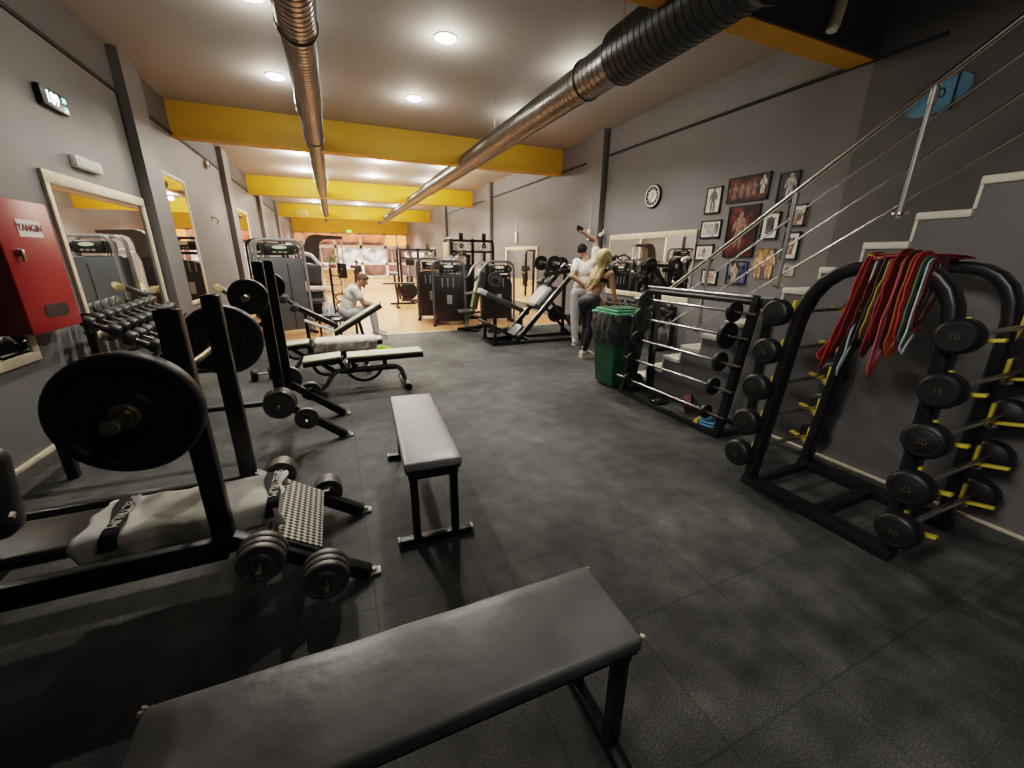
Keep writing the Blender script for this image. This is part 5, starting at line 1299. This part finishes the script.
garment(t, [('e', hp(0, -.02, .03), (.096, .108, .108), H), ('e', hp(0, -.09, .0), (.09, .07, .095), H), ('e', hp(.05, -.07, .06), (.05, .05, .05), H), ('e', hp(-.05, -.06, .07), (.05, .05, .05), H), ('c', hp(0, -.085, -.05), g['neck']-R.col[1]*.06, .070, .066)] + strands, M['hair_blond'], 'hair', .008, 2)
for sd, a in (('l', .1), ('r', -.35)):
    sh_ = shoe((g['an_'+sd].x+.06, g['an_'+sd].y+.01*(1 if sd == 'l' else -1), .004), a, M['white'], M['white'], 'shoe', t, .88)
    MB().cap(g['an_'+sd]+V((0, 0, -.03)), g['an_'+sd]+V((.0, 0, .06)), .040, .040).build('sock', M['white_cloth'], t)

# seated man
sx, sy = .10, 8.12
J = dict(base=(sx, sy, 0), pelvis=(sx+.02, sy, .50), chest=(sx+.15, sy, .80), neck=(sx+.27, sy, .97), head=(sx+.36, sy-.01, 1.06),
         sh_l=(sx+.20, sy+.19, .90), el_l=(sx+.36, sy+.20, .64), wr_l=(sx+.52, sy+.10, .60),
         sh_r=(sx+.20, sy-.19, .90), el_r=(sx+.34, sy-.22, .64), wr_r=(sx+.52, sy-.12, .60),
         hip_l=(sx+.06, sy+.10, .47), kn_l=(sx+.50, sy+.14, .52), an_l=(sx+.54, sy+.14, .10), to_l=(sx+.69, sy+.16, .04),
         hip_r=(sx+.06, sy-.10, .47), kn_r=(sx+.48, sy-.14, .52), an_r=(sx+.50, sy-.15, .10), to_r=(sx+.65, sy-.18, .04))
t, g, R, hp, H = person('person with brown hair in a white tee and grey trousers sitting bent over a phone', J, (.85, -.12, -.55), (.5, 0, .85), M['skin2'], hands={'l': ((.8, -.5, .1), (0, -.3, 1), -1), 'r': ((.8, .5, .1), (0, .3, 1), 1)})
tshirt(t, g, R, M['white_cloth'], .022, .45)
trousers(t, g, R, M['grey_cloth'], .018, .95)
for sd, a in (('l', .1), ('r', -.2)): shoe((g['an_'+sd].x+.06, g['an_'+sd].y, 0), a, M['grey_cloth'], M['white'], 'shoe', t)
garment(t, [('e', hp(0, -.018, .03), (.086, .098, .098), H), ('e', hp(0, .045, .085), (.06, .05, .032), H)], M['hair_brown'], 'hair', .009, 3)
o = thing('phone', 'small dark phone in the hands of the seated man', 'phone', (sx+.61, sy, .63))
MB().box((sx+.62, sy-.01, .635), (.075, .14, .010), (0, -.4, 0), .004).build('phone_case', M['blackm'], o)
o = thing('flat_bench', 'low black bench under the seated man', 'bench', (sx-.1, sy, 0))
MB().bx(sx-.25, sx+.22, sy-.17, sy+.17, .33, .385, .015).build('seat_pad', M['vinyl'], o)
for x in (sx-.2, sx+.17):
    MB().bx(x-.02, x+.02, sy-.12, sy+.12, .04, .33).build('leg', M['black'], o)
    MB().bx(x-.025, x+.025, sy-.2, sy+.2, 0, .04).build('foot_bar', M['black'], o)

# person in a tan top far back
px, py = 2.80, 13.2
J = dict(base=(px, py, 0), pelvis=(px, py, .84), chest=(px+.03, py-.02, 1.14), neck=(px+.04, py-.04, 1.34), head=(px+.05, py-.07, 1.45),
         sh_l=(px-.16, py, 1.26), el_l=(px-.22, py-.06, .99), wr_l=(px-.15, py-.2, .85), sh_r=(px+.2, py, 1.26), el_r=(px+.25, py-.05, 1.0), wr_r=(px+.2, py-.22, .88),
         hip_l=(px-.09, py, .80), kn_l=(px-.10, py-.03, .44), an_l=(px-.10, py+.02, .09), to_l=(px-.12, py-.12, .035), hip_r=(px+.09, py, .80), kn_r=(px+.10, py-.03, .44), an_r=(px+.10, py+.02, .09), to_r=(px+.12, py-.12, .035))
t, g, R, hp, H = person('person in a tan top and black trousers standing far back by the blue bucket', J, (-.1, -1, -.2), (0, -.2, 1), M['skin'], hands={'l': ((.3, -.9, -.2), (.9, .2, 0), 1), 'r': ((-.3, -.9, -.2), (-.9, .2, 0), -1)}, voxel=.014)
tshirt(t, g, R, M['tan_cloth'], .016, .4); trousers(t, g, R, M['dark_cloth'], .016, .95)
for sd in 'lr': shoe((g['an_'+sd].x, g['an_'+sd].y-.05, 0), -PI/2, M['blackm'], M['white'], 'shoe', t)
garment(t, [('e', hp(0, -.015, .03), (.086, .098, .098), H)], M['hair_brown'], 'hair')

# person in dark clothes near the far windows
px, py, pz = .93, 20.2, 0
J = dict(base=(px, py, 0), pelvis=(px, py, .70), chest=(px, py-.05, .94), neck=(px+.02, py-.10, 1.09), head=(px+.04, py-.13, 1.18),
         sh_l=(px-.17, py-.06, 1.02), el_l=(px-.21, py-.06, .80), wr_l=(px-.16, py-.24, .68), sh_r=(px+.17, py-.06, 1.02), el_r=(px+.21, py-.06, .80), wr_r=(px+.18, py-.24, .70),
         hip_l=(px-.08, py, .66), kn_l=(px-.09, py-.06, .37), an_l=(px-.09, py, .08), to_l=(px-.11, py-.12, .03), hip_r=(px+.08, py, .66), kn_r=(px+.09, py-.06, .37), an_r=(px+.09, py, .08), to_r=(px+.11, py-.12, .03))
t, g, R, hp, H = person('small person in dark clothes standing far away before the windows', J, (.2, -1, -.3), (0, -.3, 1), M['skin2'], hands={'l': ((.3, -.9, -.2), (.9, .2, 0), 1), 'r': ((-.3, -.9, -.2), (-.9, .2, 0), -1)}, s=.88, voxel=.016)
tshirt(t, g, R, M['dark_cloth'], .016, .9, s=.88, name='jacket'); trousers(t, g, R, M['dark_cloth'], .016, .95, s=.88)
for sd in 'lr': shoe((g['an_'+sd].x, g['an_'+sd].y-.05, 0), -PI/2, M['blackm'], M['blackm'], 'shoe', t, .85)
garment(t, [('e', hp(0, -.015, .03), (.086*.9, .098*.9, .098*.9), H)], M['hair_dark'], 'hair')

# ------------------------------------------------------------------ camera and world
w = bpy.data.worlds.new('world'); bpy.context.scene.world = w; w.use_nodes = True
w.node_tree.nodes['Background'].inputs['Color'].default_value = (.06, .05, .055, 1)
w.node_tree.nodes['Background'].inputs['Strength'].default_value = .5
cam = bpy.data.cameras.new('camera'); co = bpy.data.objects.new('camera', cam); C.objects.link(co)
pit, yaw, rol = math.radians(17.8), math.radians(23.55), math.radians(.55)
F = V((math.sin(yaw)*math.cos(pit), math.cos(yaw)*math.cos(pit), -math.sin(pit)))
r0 = V((math.cos(yaw), -math.sin(yaw), 0)); u0 = r0.cross(F)
r1 = r0*math.cos(rol)+u0*math.sin(rol); u1 = u0*math.cos(rol)-r0*math.sin(rol)
co.matrix_world = Matrix.Translation((0, 0, 1.5)) @ Matrix((r1, u1, -F)).transposed().to_4x4()
cam.sensor_width = 36; cam.lens = 395/1024*36; cam.clip_start = .02; cam.clip_end = 100
sc = bpy.context.scene; sc.camera = co
sc.view_settings.view_transform = 'Filmic'; sc.view_settings.look = 'Medium High Contrast'
sc.view_settings.exposure = 1.12
